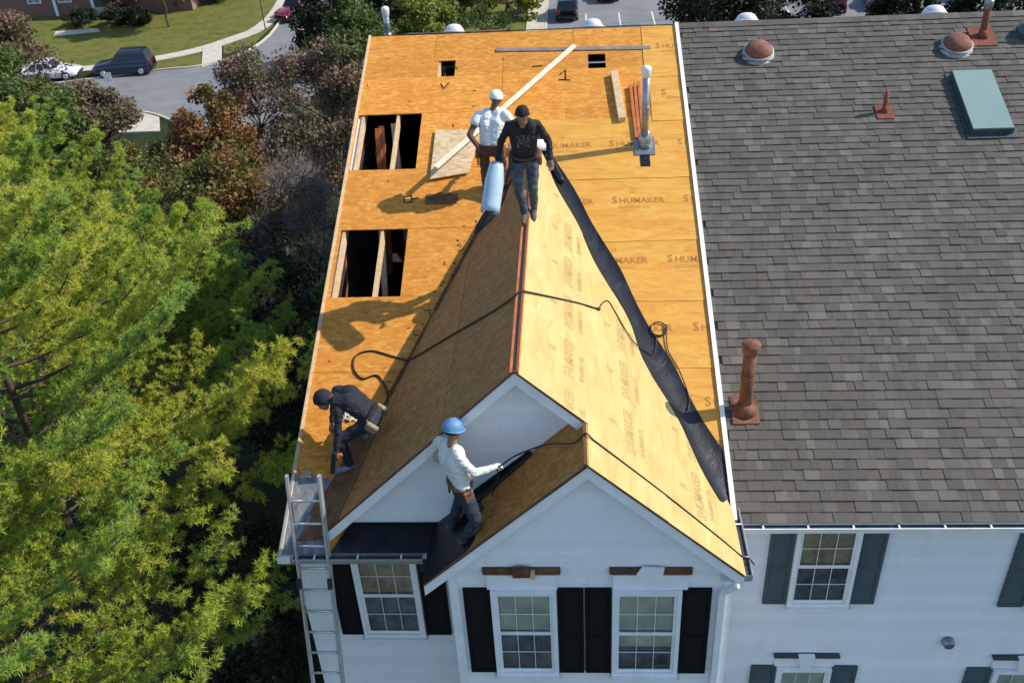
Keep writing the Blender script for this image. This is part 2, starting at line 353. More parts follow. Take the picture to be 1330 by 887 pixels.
# ------------------------------------------------------------------ shared building pieces
def siding(parent, x0f, x1f, z0, z1, y, exposure=.115, mat='siding'):
    """lap boards; x limits are functions of z; y is the wall face"""
    z = z0
    while z < z1-1e-4:
        zt = min(z+exposure, z1); xa, xb = x0f(z), x1f(z); xc, xd = x0f(zt), x1f(zt)
        if xb-xa > .03:
            if xd-xc < .01: xc = xd = (xc+xd)/2; xc -= .005; xd += .005
            j = random.uniform(-.0015, .0015)
            MB().hexa([(xa, y-.022+j, z), (xb, y-.022+j, z), (xb, y, z), (xa, y, z), (xc, y-.004+j, zt+.006), (xd, y-.004+j, zt+.006), (xd, y, zt+.006), (xc, y, zt+.006)]).build('siding_board', M[mat], parent)
        z = zt
def window(parent, x0, x1, z0, z1, y, blind=1.0, bmat='blind', grid=(3, 2), frame='trim', lower_blind=0):
    fy = y-.10
    mb = MB(); a = .05
    mb.box(x0, x0+a, fy, y-.001, z0, z1); mb.box(x1-a, x1, fy, y-.001, z0, z1)
    mb.box(x0+a, x1-a, fy, y-.001, z1-a, z1); mb.box(x0+a, x1-a, fy, y-.001, z0, z0+a)
    win = mb.build('window', M[frame], parent)
    MB().box(x0-.03, x1+.03, fy-.04, y-.012, z0-.045, z0-.003).build('sill', M[frame], win)
    zm = (z0+z1)/2; ix0, ix1 = x0+a, x1-a
    for (s0, s1, off) in ((zm, z1-a, .018), (z0+a, zm, .036)):
        b = .035; sy0, sy1 = fy+off, fy+off+.02
        mb = MB(); mb.box(ix0, ix0+b, sy0, sy1, s0, s1); mb.box(ix1-b, ix1, sy0, sy1, s0, s1); mb.box(ix0+b, ix1-b, sy0, sy1, s0, s0+b); mb.box(ix0+b, ix1-b, sy0, sy1, s1-b, s1)
        mb.build('sash', M['trim'], win)
        px0, px1, pz0, pz1 = ix0+b, ix1-b, s0+b, s1-b; nx_, nz_ = grid; mu = .007
        cw = (px1-px0)/nx_; ch = (pz1-pz0)/nz_
        mb = MB()
        for i in range(1, nx_): mb.box(px0+cw*i-mu/2, px0+cw*i+mu/2, sy0+.002, sy1-.002, pz0, pz1)
        for j in range(1, nz_):
            for i in range(nx_): mb.box(px0+cw*i+(mu/2 if i else 0), px0+cw*(i+1)-(mu/2 if i < nx_-1 else 0), sy0+.003, sy1-.003, pz0+ch*j-mu/2, pz0+ch*j+mu/2)
        mb.build('muntin', M['trim'], win)
        for i in range(nx_):
            for j in range(nz_):
                tilt = random.uniform(-.0012, .0012); xa, xb = px0+cw*i+.001, px0+cw*(i+1)-.001; za, zb = pz0+ch*j+.001, pz0+ch*(j+1)-.001
                MB().add([(xa, sy0+.01-tilt, za), (xb, sy0+.01+tilt, za), (xb, sy0+.01+tilt, zb), (xa, sy0+.01-tilt, zb)], [(0, 1, 2, 3)]).build('pane', M['glass'], win)
    zb0 = zm if not lower_blind else zm-(zm-z0)*lower_blind
    if blind:
        mb = MB(); n = int((z1-a-zb0)/.05)
        for i in range(n): zz = zb0+(z1-a-zb0)*i/n; mb.hexa([(ix0+.01, fy+.062, zz), (ix1-.01, fy+.062, zz), (ix1-.01, fy+.068, zz), (ix0+.01, fy+.068, zz), (ix0+.01, fy+.066, zz+.047), (ix1-.01, fy+.066, zz+.047), (ix1-.01, fy+.07, zz+.047), (ix0+.01, fy+.07, zz+.047)])
        mb.build('blind', M[bmat], win)
    MB().box(ix0, ix1, fy+.074, fy+.078, z0+a, z1-a).build('dark_room', M['room'], win)
    return win
def shutter(parent, x0, x1, z0, z1, y, mat):
    mb = MB(); f0, f1 = y-.055, y-.017; a = .045
    mb.box(x0, x0+a, f0, f1, z0, z1); mb.box(x1-a, x1, f0, f1, z0, z1)
    zm = z0+(z1-z0)*.46
    for q0, q1 in ((z0, z0+.07), (zm-.03, zm+.03), (z1-.06, z1)): mb.box(x0+a, x1-a, f0, f1, q0, q1)
    sh = mb.build('shutter', M[mat], parent)
    for q0, q1 in ((z0+.07, zm-.03), (zm+.03, z1-.06)):
        mb = MB(); n = max(4, int((q1-q0)/.045)); st = (q1-q0)/n
        for i in range(n):
            z = q0+st*i; mb.hexa([(x0+a, f0+.006, z), (x1-a, f0+.006, z), (x1-a, f0+.014, z), (x0+a, f0+.014, z), (x0+a, f1-.014, z+st*1.1), (x1-a, f1-.014, z+st*1.1), (x1-a, f1-.006, z+st*1.1), (x0+a, f1-.006, z+st*1.1)])
        mb.build('louver_panel', M[mat], sh)
    return sh
def gutter(parent, a, b, out, mat='trim', name='gutter', hang=.53):
    """K gutter from a to b (inner top edge), 'out' = horizontal outward unit vector"""
    a, b, o = Vector(a), Vector(b), Vector(out); u = Vector((0, 0, 1)); w_, h_ = .105, .10; t_ = .006
    prof = [(0, 0), (0, -h_), (w_*.72, -h_), (w_*.82, -h_*.45), (w_, -h_*.2), (w_, 0), (w_-.012, 0), (w_-.012, -.008), (w_-t_*1.5, -.014), (w_-t_*1.5, -h_*.2), (w_*.82-t_, -h_*.45), (w_*.72-t_, -h_+t_), (t_, -h_+t_), (t_, 0)]
    n = len(prof); vs_ = [p+o*x+u*z for p in (a, b) for x, z in prof]
    fs = [(i, (i+1) % n, (i+1) % n+n, i+n) for i in range(n)]
    mb = MB(); mb.add(vs_, fs); mb.add([p for p in vs_[:n]], [tuple(range(n))]); mb.add([p for p in vs_[n:]], [tuple(range(n-1, -1, -1))])
    for q in (a, b): mb.bar(q+o*.004-u*h_/2, q+o*(w_-.006)-u*h_/2, .004, h_-.012, u)
    gt = mb.build(name, M[mat], parent)
    q0, q1 = a+o*t_-u*.03, b+o*t_-u*.03
    MB().add([q0, q0+o*(w_-.020), q1+o*(w_-.020), q1], [(0, 1, 2, 3)]).build('gutter_shade_sheet', M['gutter_in'], gt)  # dark sheet added below the rim as the gutter's inner shade
    L = (b-a).length; d = (b-a).normalized(); k = hang*.5
    while k < L:
        MB().bar(a+d*k+o*.002-u*.006, a+d*k+o*(w_-.016)-u*.006, .022, .005, u).build('gutter_hanger', M['trim'], gt); k += hang
    return gt
def downspout(parent, pts, mat='trim', w_=.075):
    mb = MB()
    for a, b in zip(pts[:-1], pts[1:]): mb.bar(a, b, w_, w_*.75, (0, -1, .01))
    return mb.build('downspout', M[mat], parent)
def vent_pipe(parent, base, h, r, mat, capmat, n=NM, flange=.22, cap='mush'):
    b = Vector(base); mb = MB(); mb.lathe([(r, -.05), (r, h)], b, seg=18); pipe = mb.build('vent_pipe', M[mat], parent)
    k = Vector((1, 0, 0)); yv = n.cross(k)
    mb = MB(); q = [b+k*sx*flange*.5+yv*sy*flange*.62+n*.030 for sx, sy in ((-1, -1), (1, -1), (1, 1), (-1, 1))]; mb.slab(q, n, .026); mb.lathe([(r*1.9, .0), (r*1.25, .09), (r*1.08, .13)], b, seg=18)
    mb.build('flashing', M[mat], pipe)
    MB().lathe([(r*1.0, h*.5), (r*1.07, h*.5+.006), (r*1.07, h*.5+.03), (r*1.0, h*.5+.036)], b, seg=18).build('pipe_seam', M[mat], pipe)
    if cap == 'mush':
        MB().lathe([(r*1.02, h-.15), (r*1.22, h-.13), (r*1.34, h-.05), (r*1.40, h-.01), (r*1.22, h+.012), (r*.6, h+.03), (r*.2, h+.034)], b, seg=18).build('cap', M[capmat], pipe)
    return pipe
def dome_vent(parent, base, r, flatm, domem, n=NM):
    b = Vector(base)
    mb = MB(); mb.lathe([(r*1.05, -.02), (r*1.05, .012), (r*.75, .02), (r*.72, .10)], b, n, 26); o = mb.build('roof_vent', M[flatm], parent)
    MB().lathe([(r*.98, .075), (r*1.0, .095), (r*.94, .105), (r*.90, .10)], b, n, 26).build('rim', M[flatm], o)
    MB().lathe([(r*.88, .095), (r*.86, .13), (r*.72, .175), (r*.66, .195), (r*.45, .225), (r*.2, .237), (.01, .24)], b, n, 26).build('dome', M[domem], o)
    return o

# ------------------------------------------------------------------ the townhouse being reroofed
H = empty('townhouse', (2.75, 5, GZ0), 'white townhouse with its roof stripped to orange wood sheathing and two front gables', 'house')
# walls
def fx(v_): return lambda z: v_
wall = MB().box(.06, 2.2, YWALL, YWALL+.14, GZ0, 6.02).build('wall', M['siding'], H)
siding(wall, fx(.06), fx(2.13), -1.0, 5.98, YWALL)
MB().box(.0, .075, YWALL-.03, YWALL+.12, GZ0, 6.03).build('corner_board', M['trim'], wall)
mb = MB(); mb.slab([(.02, YWALL+.02, GZ0), (.02, YWALL+.02, ZE+T*YWALL-.06), (.02, D, ZR-.06), (.02, 2*D-YWALL, ZE+T*YWALL-.06), (.02, 2*D-YWALL, GZ0)][::-1], (-1, 0, 0), .06)
endwall = mb.build('wall', M['siding'], H)
mb = MB(); mb.slab([(.087, YWALL+.16, 5.5), (.087, YWALL+.16, ZE+T*YWALL-.08), (.087, D, ZR-.08), (.087, 2*D-YWALL-.16, ZE+T*YWALL-.08), (.087, 2*D-YWALL-.16, 5.5)], (1, 0, 0), .004); mb.build('attic_shade_lining', M['insul'], H)  # added lining, attic darkness put into its near-black colour
MB().box(.16, 5.46, 2*D-YWALL-.14, 2*D-YWALL-.02, GZ0, 6.2).build('wall', M['siding'], H)
mb = MB(); mb.slab([(5.49, YWALL+.16, GZ0), (5.49, YWALL+.16, ZE+T*YWALL-.06), (5.49, D, ZR-.06), (5.49, 2*D-YWALL, ZE+T*YWALL-.06), (5.49, 2*D-YWALL, GZ0)], (1, 0, 0), .06)
mb.build('party_wall', M['lumber'], H)
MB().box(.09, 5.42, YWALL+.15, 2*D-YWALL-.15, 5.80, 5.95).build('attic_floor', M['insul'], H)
# bay
bay = MB().box(2.14, 5.33, YBAY, YBAY+.12, GZ0, 6.36).box(2.14, 2.26, YBAY+.12, YWALL+.05, GZ0, 6.36).box(5.21, 5.33, YBAY+.12, YNB+.1, GZ0, 6.36).build('wall', M['siding'], H)
hb = .11
zbay = lambda x: ZS-TG*abs(XS-x)-.13
siding(bay, lambda z: max(2.14, XS-(ZS-.13-z)/TG), lambda z: min(5.33, XS+(ZS-.13-z)/TG), -1.0, ZS-.17, YBAY)
for xa, xb in ((2.09, 2.2), (5.27, 5.38)): MB().box(xa, xb, YBAY-.035, YBAY+.08, GZ0, 6.28).build('corner_board', M['trim'], bay)
mb = MB(); mb.slab([(x, YBAY+.05, z) for x, z in ((2.14, 6.2), (5.33, 6.2), (XS, ZS-.14))], (0, -1, 0), .08); mb.build('gable_sheathing', M['siding'], bay)
# large gable wall above the eave
gw = MB().slab([(x, YGW, z) for x, z in ((.75, 6.30), (4.6, 6.30), (4.6, ZG-TG*(4.6-XG)-.1), (XG, ZG-.12), (.75, ZG-TL*(XG-.75)-.1))], (0, -1, 0), .1).build('wall', M['siding'], H)
siding(gw, lambda z: max(.70, XG-(ZG-.11-z)/TL), lambda z: min(4.6, XG+(ZG-.11-z)/TG), 6.32, ZG-.16, YGW)

# sheathing of the main roof: each sheet its own panel
rows = [.0, 1.225, 2.44, 3.66, 4.88, 6.08, 7.30, 8.62, D-.02]
holes = {3: (.11, 1.10), 5: (.08, 1.11)}
sq = [(1.30, 1.60, 8.16, 8.56), (3.91, 4.21, 8.24, 8.60)]
for i in range(8):
    y0, y1 = rows[i]+.003, rows[i+1]-.003
    cuts = [0.0, 2.44, 4.88, 5.45] if i % 2 == 0 else [0.0, 1.22, 3.66, 5.45]
    if i in holes: cuts = [holes[i][1], 3.52, 5.45]
    for a, b in zip(cuts[:-1], cuts[1:]):
        x0, x1 = a+.003, b-.003; j = random.uniform(-.002, .002)
        q = [s_ for s_ in sq if s_[0] < x1 and s_[1] > x0 and y0 < s_[2] and s_[3] < y1]
        mb = MB()
        if not q: mb.slab([MR(x0, y0, j), MR(x1, y0, j), MR(x1, y1, j), MR(x0, y1, j)], NM, .018)
        else:
            s_ = q[0]
            for c_ in (((x0, y0), (x1, y0), (x1, s_[2]), (x0, s_[2])), ((x0, s_[3]), (x1, s_[3]), (x1, y1), (x0, y1)), ((x0, s_[2]), (s_[0], s_[2]), (s_[0], s_[3]), (x0, s_[3])), ((s_[1], s_[2]), (x1, s_[2]), (x1, s_[3]), (s_[1], s_[3]))):
                mb.slab([MR(*p, j) for p in c_], NM, .018)
        mb.build('sheathing_panel', M['osb'], H)
    if i in holes:
        MB().slab([MR(.0, y0), MR(holes[i][0]-.04, y0), MR(holes[i][0]-.04, y1), MR(.0, y1)], NM, .018).build('sheathing_panel', M['osb'], H)
# rafters seen in the openings
for k in range(10):
    x = .10+.605*k if k else .112
    x = min(x, 5.38)
    MB().bar(MR(x, .1, -.11), MR(x, D-.05, -.11), .042, .16, NM).build('rafter', M['lumber'], H)
for (x, y, dx) in ((.60, 6.45, .16), (.06, 4.1, -.02), (.63, 4.3, .05), (.34, 6.35, .01), (.40, 6.4, .01)):
    MB().bar((x, y+.9, ZE+T*(y+.9)-.2), (x+dx, y, 6.4), .05, .09, (1, 0, 0)).build('truss_web', M['lumber' if x > .5 else 'lumber_red'], H)
MB().bar(MR(-.012, -.05, -.055), MR(-.012, D, -.055), .022, .15, NM).build('rake_board', M['lumber'], H)
MB().bar(MR(-.005, -.05, .008), MR(-.005, D, .008), .05, .012, NM).build('drip_edge', M['lumber'], H)
# back slope
NB = Vector((0, T, 1)).normalized()
MB().slab([(0, D+.02, ZR-.02), (5.46, D+.02, ZR-.02), (5.46, 2*D+.2, ZE-.1), (0, 2*D+.2, ZE-.1)], NB, .05).build('back_roof', M['shingle_base'], H)
for k in range(9):                                          # torn dark edge left along the ridge
    xa = .05+k*.6; MB().slab([Vector((xa, D-.01, ZR+.012)), Vector((xa+.6, D-.01, ZR+.012)), Vector((xa+.6, D+.16+random.uniform(-.05, .05), ZR-.03)), Vector((xa, D+.16+random.uniform(-.05, .05), ZR-.03))], (0, 0, 1), .015).build('ridge_scrap', M['membrane' if k % 3 else 'lumber_dark'], H)
# party line flashing
MB().bar(MR(5.487, .30, .022), MR(5.487, D+.01, .022), .06, .05, NM).build('party_flashing', M['edge_white'], H)

# yellow underlayment on the main roof, right of the valley
NMn = NM
ucuts = [.58, 1.42, 2.46, 3.53, 4.58, 5.79, 6.99]
def word(parent, s_, x, y, size, place, mat, rot=False, bold=.0, big=None):
    cu = bpy.data.curves.new('print', 'FONT'); cu.body = s_; cu.size = size; cu.offset = bold; cu.resolution_u = 2
    ob = bpy.data.objects.new('print', cu); C.objects.link(ob)
    bpy.context.view_layer.update()
    me = bpy.data.meshes.new_from_object(ob.evaluated_get(bpy.context.evaluated_depsgraph_get())); bpy.data.objects.remove(ob); bpy.data.curves.remove(cu)
    return me
_words = {}
def stamp(parent, parts, place, ox, oy, keep=None, name='lettering'):
    """parts: (text, size, dx, dy, mat, bold); place(u, v) -> 3-D; keep(u,v) -> bool"""
    for (s_, size, dx, dy, mat, bold) in parts:
        key = (s_, size, bold)
        if key not in _words: _words[key] = word(None, s_, 0, 0, size, None, None, bold=bold)
        me = _words[key].copy(); bm = bmesh.new(); bm.from_mesh(me)
        if keep:
            bad = [f for f in bm.faces if not all(keep(ox+dx+v_.co.x, oy+dy+v_.co.y) for v_ in f.verts)]
            bmesh.ops.delete(bm, geom=bad, context='FACES')
        if keep and bad:
            left = set(bm.verts) - {v_ for v_ in bm.verts if not v_.link_faces}; n_isl = 0
            while left:
                st_ = [left.pop()]; n_isl += 1
                while st_:
                    for e_ in st_.pop().link_edges:
                        for v_ in e_.verts:
                            if v_ in left: left.discard(v_); st_.append(v_)
            if n_isl == 2: bm.free(); continue
        if not bm.faces: bm.free(); continue
        for v_ in bm.verts: v_.co = place(ox+dx+v_.co.x, oy+dy+v_.co.y)
        bm.to_mesh(me); bm.free(); me.materials.clear(); link(name, me, M[mat], parent)
LOGO = [('S', .19, 0, 0, 'print', .003), ('HUMAKER', .148, .112, 0, 'print', .0025), ('ROOFING CO.', .075, .10, -.10, 'print_faint', .002), ('________', .06, .14, -.15, 'print_faint', .001), ('n', .17, .28, .20, 'print_faint', .006)]
strips = []
def wavy(poly, a, hh):
    out = []
    for i, q in enumerate(poly):
        out.append(q); n2 = poly[(i+1) % len(poly)]
        if abs(q[1]-(a-.04)) < 1e-6 and abs(n2[1]-(a-.04)) < 1e-6:
            k = max(4, int(abs(n2[0]-q[0])/.12))
            for j in range(1, k):
                x = q[0]+(n2[0]-q[0])*j/k; out.append((x, q[1]+.022*noise.noise(Vector((x*2.1, a*7, 0)))+.008*noise.noise(Vector((x*9, a*3, 2)))))
    return MB().slab([MR(x, y, hh(y)) for x, y in out], NM, .002).build('underlayment_strip', M['under'], H)
for i, (a, b) in enumerate(zip(ucuts[:-1], ucuts[1:])):
    poly = [(2.5, a-.04), (5.452, a-.04), (5.452, b+.06), (2.5, b+.06)]
    # right of the valley: x >= valR(y)+.04
    poly = clip(poly, (-1, -T/TG), -(XG+(ZG-ZE)/TG+.04)); poly = ccw(poly)
    hh = lambda y, a=a, b=b: .006+.008*(1-(y-a+.04)/(b-a+.1))
    st = wavy(poly, a, hh)
    strips.append((st, a, b, hh))
for (a, b, xl) in ((6.99, 8.01, 4.92), (8.01, D-.03, 4.86)):
    hh = lambda y, a=a, b=b: .006+.008*(1-(y-a+.04)/(b-a+.1))
    st = wavy([(xl, a-.04), (5.452, a-.04), (5.452, min(b+.05, D-.02)), (xl, min(b+.05, D-.02))], a, hh)
    strips.append((st, a, b, hh))
for k, (st, a, b, hh) in enumerate(strips):
    y = (3.0-1.135*1, 3.0-1.135, 3.0, 4.15, 5.26, 6.42, 7.54, 8.67)[k]
    if k == 0: y = .80
    for x in (4.20-1.08*2, 4.20-1.08, 4.20, 5.28):
        x = x+(0, 0, -.05, -.32, 0, .0, -.18, -.2)[k]
        xlim = 4.95 if k >= 6 else 0
        stamp(st, LOGO, lambda u, v_, hh=hh: MR(u, v_, hh(v_)+.0025), x, y, keep=lambda u, v_: u < 5.445 and u > max(valR(v_)+.12, xlim) and a+.0 < v_ < min(b, D-.05))

# large gable: left slope sheets
def gable_panels(place, n, cx, dirx, slope, rows_, y0, yv, name, mat, off=0, cut0=None, th=.018):
    """rows along the ridge; yv(s) = far limit"""
    for i, (a, b) in enumerate(zip(rows_[:-1], rows_[1:])):
        ya = y0+off; first = True; k = 0
        seg = [y0]+[y0+(1.22 if i % 2 else 2.44)+2.44*q for q in range(5)]
        for c_, d_ in zip(seg[:-1], seg[1:]):
            poly = [(a+.003, c_+.003), (b-.003, c_+.003), (b-.003, d_-.003), (a+.003, d_-.003)]
            # s*slope + y*T <= ZG-ZE  (above main roof)
            poly = clip(poly, (slope, T), yv)
            if area(poly) < .03: continue
            pts = [place(cx+dirx*s_, y) for s_, y in poly]
            nn = (pts[1]-pts[0]).cross(pts[2]-pts[1])
            if nn.dot(n) < 0: pts = pts[::-1]
            MB().slab(pts, n, th).build(name, M[mat], H)
gable_panels(GL, NL, XG, -1, TL, [.02, .87, 1.72, 2.47], YG, ZG-ZE+.01, 'sheathing_panel', 'osb_shaded')
# valley felt at the foot of the left slope, shade painted into its brown
for k in range(5):
    y0 = .12+.32*k; y1 = y0+.33; xa = valL(y0); xb = valL(y1); wd = .34-.05*k
    MB().slab([GL(xa+.02, y0, .014), GL(xa+wd+random.uniform(-.04, .04), y0, .012), GL(xb+wd+random.uniform(-.05, .02), y1, .012), GL(xb+.02, y1, .014)], NL, .006).build('shaded_felt_strip', M['felt'], H)
    MB().slab([MR(xa-.22+random.uniform(-.06, .06), y0, .012), MR(xa+.03, y0, .012), MR(xb+.03, y1, .012), MR(xb-.22+random.uniform(-.06, .06), y1, .012)], NM, .006).build('shaded_felt_strip', M['felt'], H)
mb = MB()
for k in range(24):                                           # ragged dark edge along the left valley
    y0 = 1.7+k*.19; a = MR(valL(y0)-.02, y0, .02); b = MR(valL(y0+.2)-.02, y0+.2, .02); r_ = random.uniform(.008, .022)
    mb.bar(a, b, r_*1.8, r_, NM)
mb.build('valley_edge', M['lumber_dark'], H)
# right slope: deck, then pale underlayment in courses along the ridge
SR = W-.045-XG
dk = [(0.03, YG), (XS-XG, YG), (XS-XG, YS), (SR, YS), (SR, .62), (0.03, (ZG-ZE)/T)]
MB().slab([GR(XG+s_, y) for s_, y in dk], NR, .018).build('sheathing_panel', M['osb'], H)
GC = [(0.05, .78), (.70, 1.62), (1.54, SR+.01)]
GLOGO = [('SHUMAKER', .155, 0, 0, 'print_gable', .002), ('ROOFING CO.', .08, .10, -.12, 'print_gable', .001), ('n', .16, .34, .2, 'print_gable', .006)]
for i, (a, b) in enumerate(GC):
    poly = [(a, YS-.012), (b, YS-.012), (b, 7.2), (a, 7.2)]
    poly = clip(poly, (TG, T), ZG-ZE-.05)
    if a < XS-XG:
        lo = [q for q in poly]; poly = clip(lo, (0, -1), -(YG-.012)) if b <= XS-XG+.03 else lo
    h0 = .012-.003*i
    pts = [(s_, y) for s_, y in ccw(poly)]
    if a < XS-XG < b-.03:                                       # notch where the small gable's ridge ends
        e = XS-XG+.01; pts = [(a, YG-.012), (e, YG-.012), (e, YS-.012), (b, YS-.012)]+[q for q in pts if q[1] > .7]
    hf = lambda s_, a=a, b=b: .005+.006*(s_-a)/(b-a)+.0
    st = MB().slab([GR(XG+s_, y, hf(s_)) for s_, y in pts], NR, .002).build('underlayment_strip', M['under_gable'], H)
    so_ = {0: .62, 1: 1.30, 2: 2.1}[i]
    for q in range(8):
        oy = YS+.25+q*1.02+(.0, .45, .2)[i]
        stamp(st, GLOGO, lambda u, v_, hf=hf, so_=so_: GR(XG+so_-v_, u, hf(so_-v_)+.003), oy, 0, keep=lambda u, v_, a=a, b=b, so_=so_: (so_-v_)*TG+u*T < ZG-ZE-.18 and a+.02 < so_-v_ < b-.01 and (u > YG+.02 or so_-v_ > XS-XG+.03))
# ridge strips
for dx, mt in ((-.035, 'lumber_red'), (.03, 'rust_dark')):
    z_ = ZG-(TL if dx < 0 else TG)*abs(dx)+.012
    MB().bar((XG+dx, YG-.01, z_), (XG+dx, 4.6, z_), .028, .02).build('ridge_strip', M[mt], H)
MB().bar((XG, YG, ZG-.03), (XG, 6.6, ZG-.03), .05, .03).build('ridge_gap', M['dark'], H)
MB().bar((XS-.02, YS-.01, ZS+.0), (XS-.02, YG, ZS+.0), .035, .03).build('ridge_strip', M['lumber_dark'], H)
# small gable: left slope
gp_ = []
XB = 2.34                                                      # black membrane below this x
for a, b in ((XB, 3.0), (3.0, XS-.03)):
    yb = min(YGW, .5)
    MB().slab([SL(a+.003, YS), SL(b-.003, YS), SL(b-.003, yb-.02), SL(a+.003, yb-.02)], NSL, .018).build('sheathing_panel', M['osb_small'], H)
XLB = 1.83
mb = MB(); mb.slab([SL(XLB, YS), SL(XB-.003, YS), SL(XB-.003, YGW-.02), SL(XLB, YGW-.02)], NSL, .02); mb.build('sheathing_panel', M['osb_shaded'], H)
mb = MB(); 
ed = [SL(XB+.05+.05*math.sin(k*1.7)+.02*k, YS+.03+k*(YGW-YS-.06)/8, .012) for k in range(9)]
mb.slab([SL(XLB-.01, YS-.0, .012)]+[ed[0]]+ed[1:]+[SL(XLB-.01, YGW-.02, .012)], NSL, .008); mb.build('membrane', M['membrane'], H)
mb = MB(); mb.slab([SL(XB, YGW-.24, .02), SL(3.1, YGW-.10, .02), SL(3.1, YGW-.022, .02), SL(XB, YGW-.022, .02)], NSL, .01)
mb.slab([(XB, YGW-.034, SL(XB, 0).z), (3.1, YGW-.034, SL(3.1, 0).z), (3.05, YGW-.034, SL(3.05, 0).z+.06), (XB, YGW-.034, SL(XB, 0).z+.10)], (0, -1, 0), .006); mb.build('membrane', M['membrane'], H)
# eave strip under the large gable
MB().slab([MR(.62, -.02, .016), MR(2.25, -.02, .016), MR(2.25, YGW-.02, .016), MR(.80, YGW-.02, .016)], NM, .012).build('membrane', M['membrane'], H)
MB().slab([(.80, YGW-.032, ZE+T*YGW-.02), (2.4, YGW-.032, ZE+T*YGW-.02), (2.4, YGW-.032, ZE+T*YGW+.045), (.80, YGW-.032, ZE+T*YGW+.045)], (0, -1, 0), .006).build('membrane', M['membrane'], H)
# grey sheet at the left eave
MB().slab([MR(.0, -.03, .012), MR(.60, -.03, .012), MR(.47, .93, .010), MR(.02, .95, .010)], NM, .006).build('eave_membrane', M['grey_sheet'], H)
MB().bar(MR(-.004, -.04, .018), MR(-.004, .96, .016), .03, .016, NM).build('drip_edge', M['alu'], H)
# right valley membrane
n_ = 46; L_, Mi, Rt = [], [], []
for k in range(n_+1):
    y = .50+(6.75-.50)*k/n_; x = valR(y); u_ = k/n_
    wv = .04*math.sin(k*.55)+.03*math.sin(k*.23+1)
    wm = (.20-.09*u_)+wv*.4 if u_ > .08 else .02+.17*u_/.08
    wg = (.20+wv+.10*math.exp(-((u_-.28)/.10)**2)-.10*u_)
    wm = min(wm, 5.445-x) if x < 5.445 else .0
    Rt.append(MR(min(x+wm*1.05, 5.45), y+wm*.35, .020+.004*math.sin(k*1.3))); Mi.append(MR(min(x, 5.44), y, .022)); L_.append(GR(x-wg*.85, y-wg*.25, .018+.006*math.sin(k*.9+1)))
mb = MB(); vv = L_+Mi+Rt; q = n_+1
fs = [(i, q+i, q+i+1, i+1) for i in range(n_)]+[(q+i, 2*q+i, 2*q+i+1, q+i+1) for i in range(n_)]
mb.add(vv, fs, 0, True); mb.build('valley_membrane', M['membrane'], H)
# left valley membrane near the top
mb = MB(); L_, Mi, Rt = [], [], []
for k in range(13):
    y = 4.75+1.95*k/12; x = valL(y); wv = .05*math.sin(k*1.1)
    L_.append(MR(x-.05-wv*.4, y, .02)); Mi.append(MR(x, y, .02)); Rt.append(GL(min(XG-.01, x+.26+wv), y, .02))
mb.add(L_+Mi+Rt, [(13*j+i, 13*j+13+i, 13*j+14+i, 13*j+i+1) for j in (0, 1) for i in range(12)], 0, True); mb.build('valley_membrane', M['membrane'], H)

# rake boards, soffits
def rake(a, b, y, h_=.17, name='rake_board'):
    a, b = Vector(a), Vector(b)
    MB().add([(a.x, y, a.z-.022), (b.x, y, b.z-.022), (b.x, y, b.z-.022-h_), (a.x, y, a.z-.022-h_), (a.x, y+.03, a.z-.022), (b.x, y+.03, b.z-.022), (b.x, y+.03, b.z-.022-h_), (a.x, y+.03, a.z-.022-h_)], [(0,1,2,3),(7,6,5,4),(0,4,5,1),(1,5,6,2),(2,6,7,3),(3,7,4,0)]).build(name, M['trim'], H)
def soffit(a, b, y0, y1, name='soffit'):
    MB().add([(a[0], y0, a[1]-.10), (b[0], y0, b[1]-.10), (b[0], y1, b[1]-.10), (a[0], y1, a[1]-.10), (a[0], y0, a[1]-.115), (b[0], y0, b[1]-.115), (b[0], y1, b[1]-.115), (a[0], y1, a[1]-.115)], [(0,1,2,3),(7,6,5,4),(0,4,5,1),(1,5,6,2),(2,6,7,3),(3,7,4,0)]).build(name, M['trim'], H)
rake((XG, 0, ZG), (.57, 0, ZG-TL*(XG-.57)), YG); rake((XS+.0, 0, ZS+.0), (XG, 0, ZG), YG)
soffit((XG, ZG), (.6, ZG-TL*(XG-.6)), YG+.03, YGW); soffit((XG, ZG), (XS+.3, ZS-.28), YG+.03, YGW)
rake((XS, 0, ZS), (XLB, 0, ZS-TG*(XS-XLB)), YS); rake((XS, 0, ZS), (W-.045, 0, ZS-TG*(W-.045-XS)), YS)
soffit((XS, ZS), (XLB, ZS-TG*(XS-XLB)), YS+.03, YBAY); soffit((XS, ZS), (W-.05, ZS-TG*(W-.05-XS)), YS+.03, YBAY)
# thin dark torn edge along the rakes
for (a, b, y) in (((XG, ZG), (.57, ZG-TL*(XG-.57)), YG), ((XS, ZS), (XG, ZG), YG), ((XS, ZS), (XLB, ZS-TG*(XS-XLB)), YS), ((XS, ZS), (W-.05, ZS-TG*(W-.05-XS)), YS)):
    MB().bar((a[0], y-.004, a[1]-.012), (b[0], y-.004, b[1]-.012), .02, .022, (0, 0, 1)).build('torn_edge', M['lumber_dark'], H)
MB().slab([(5.21, YS+.03, 6.27), (5.45, YS+.03, 6.27), (5.45, YBAY, 6.27), (5.21, YBAY, 6.27)], (0, 0, -1), .02).build('soffit', M['trim'], H)
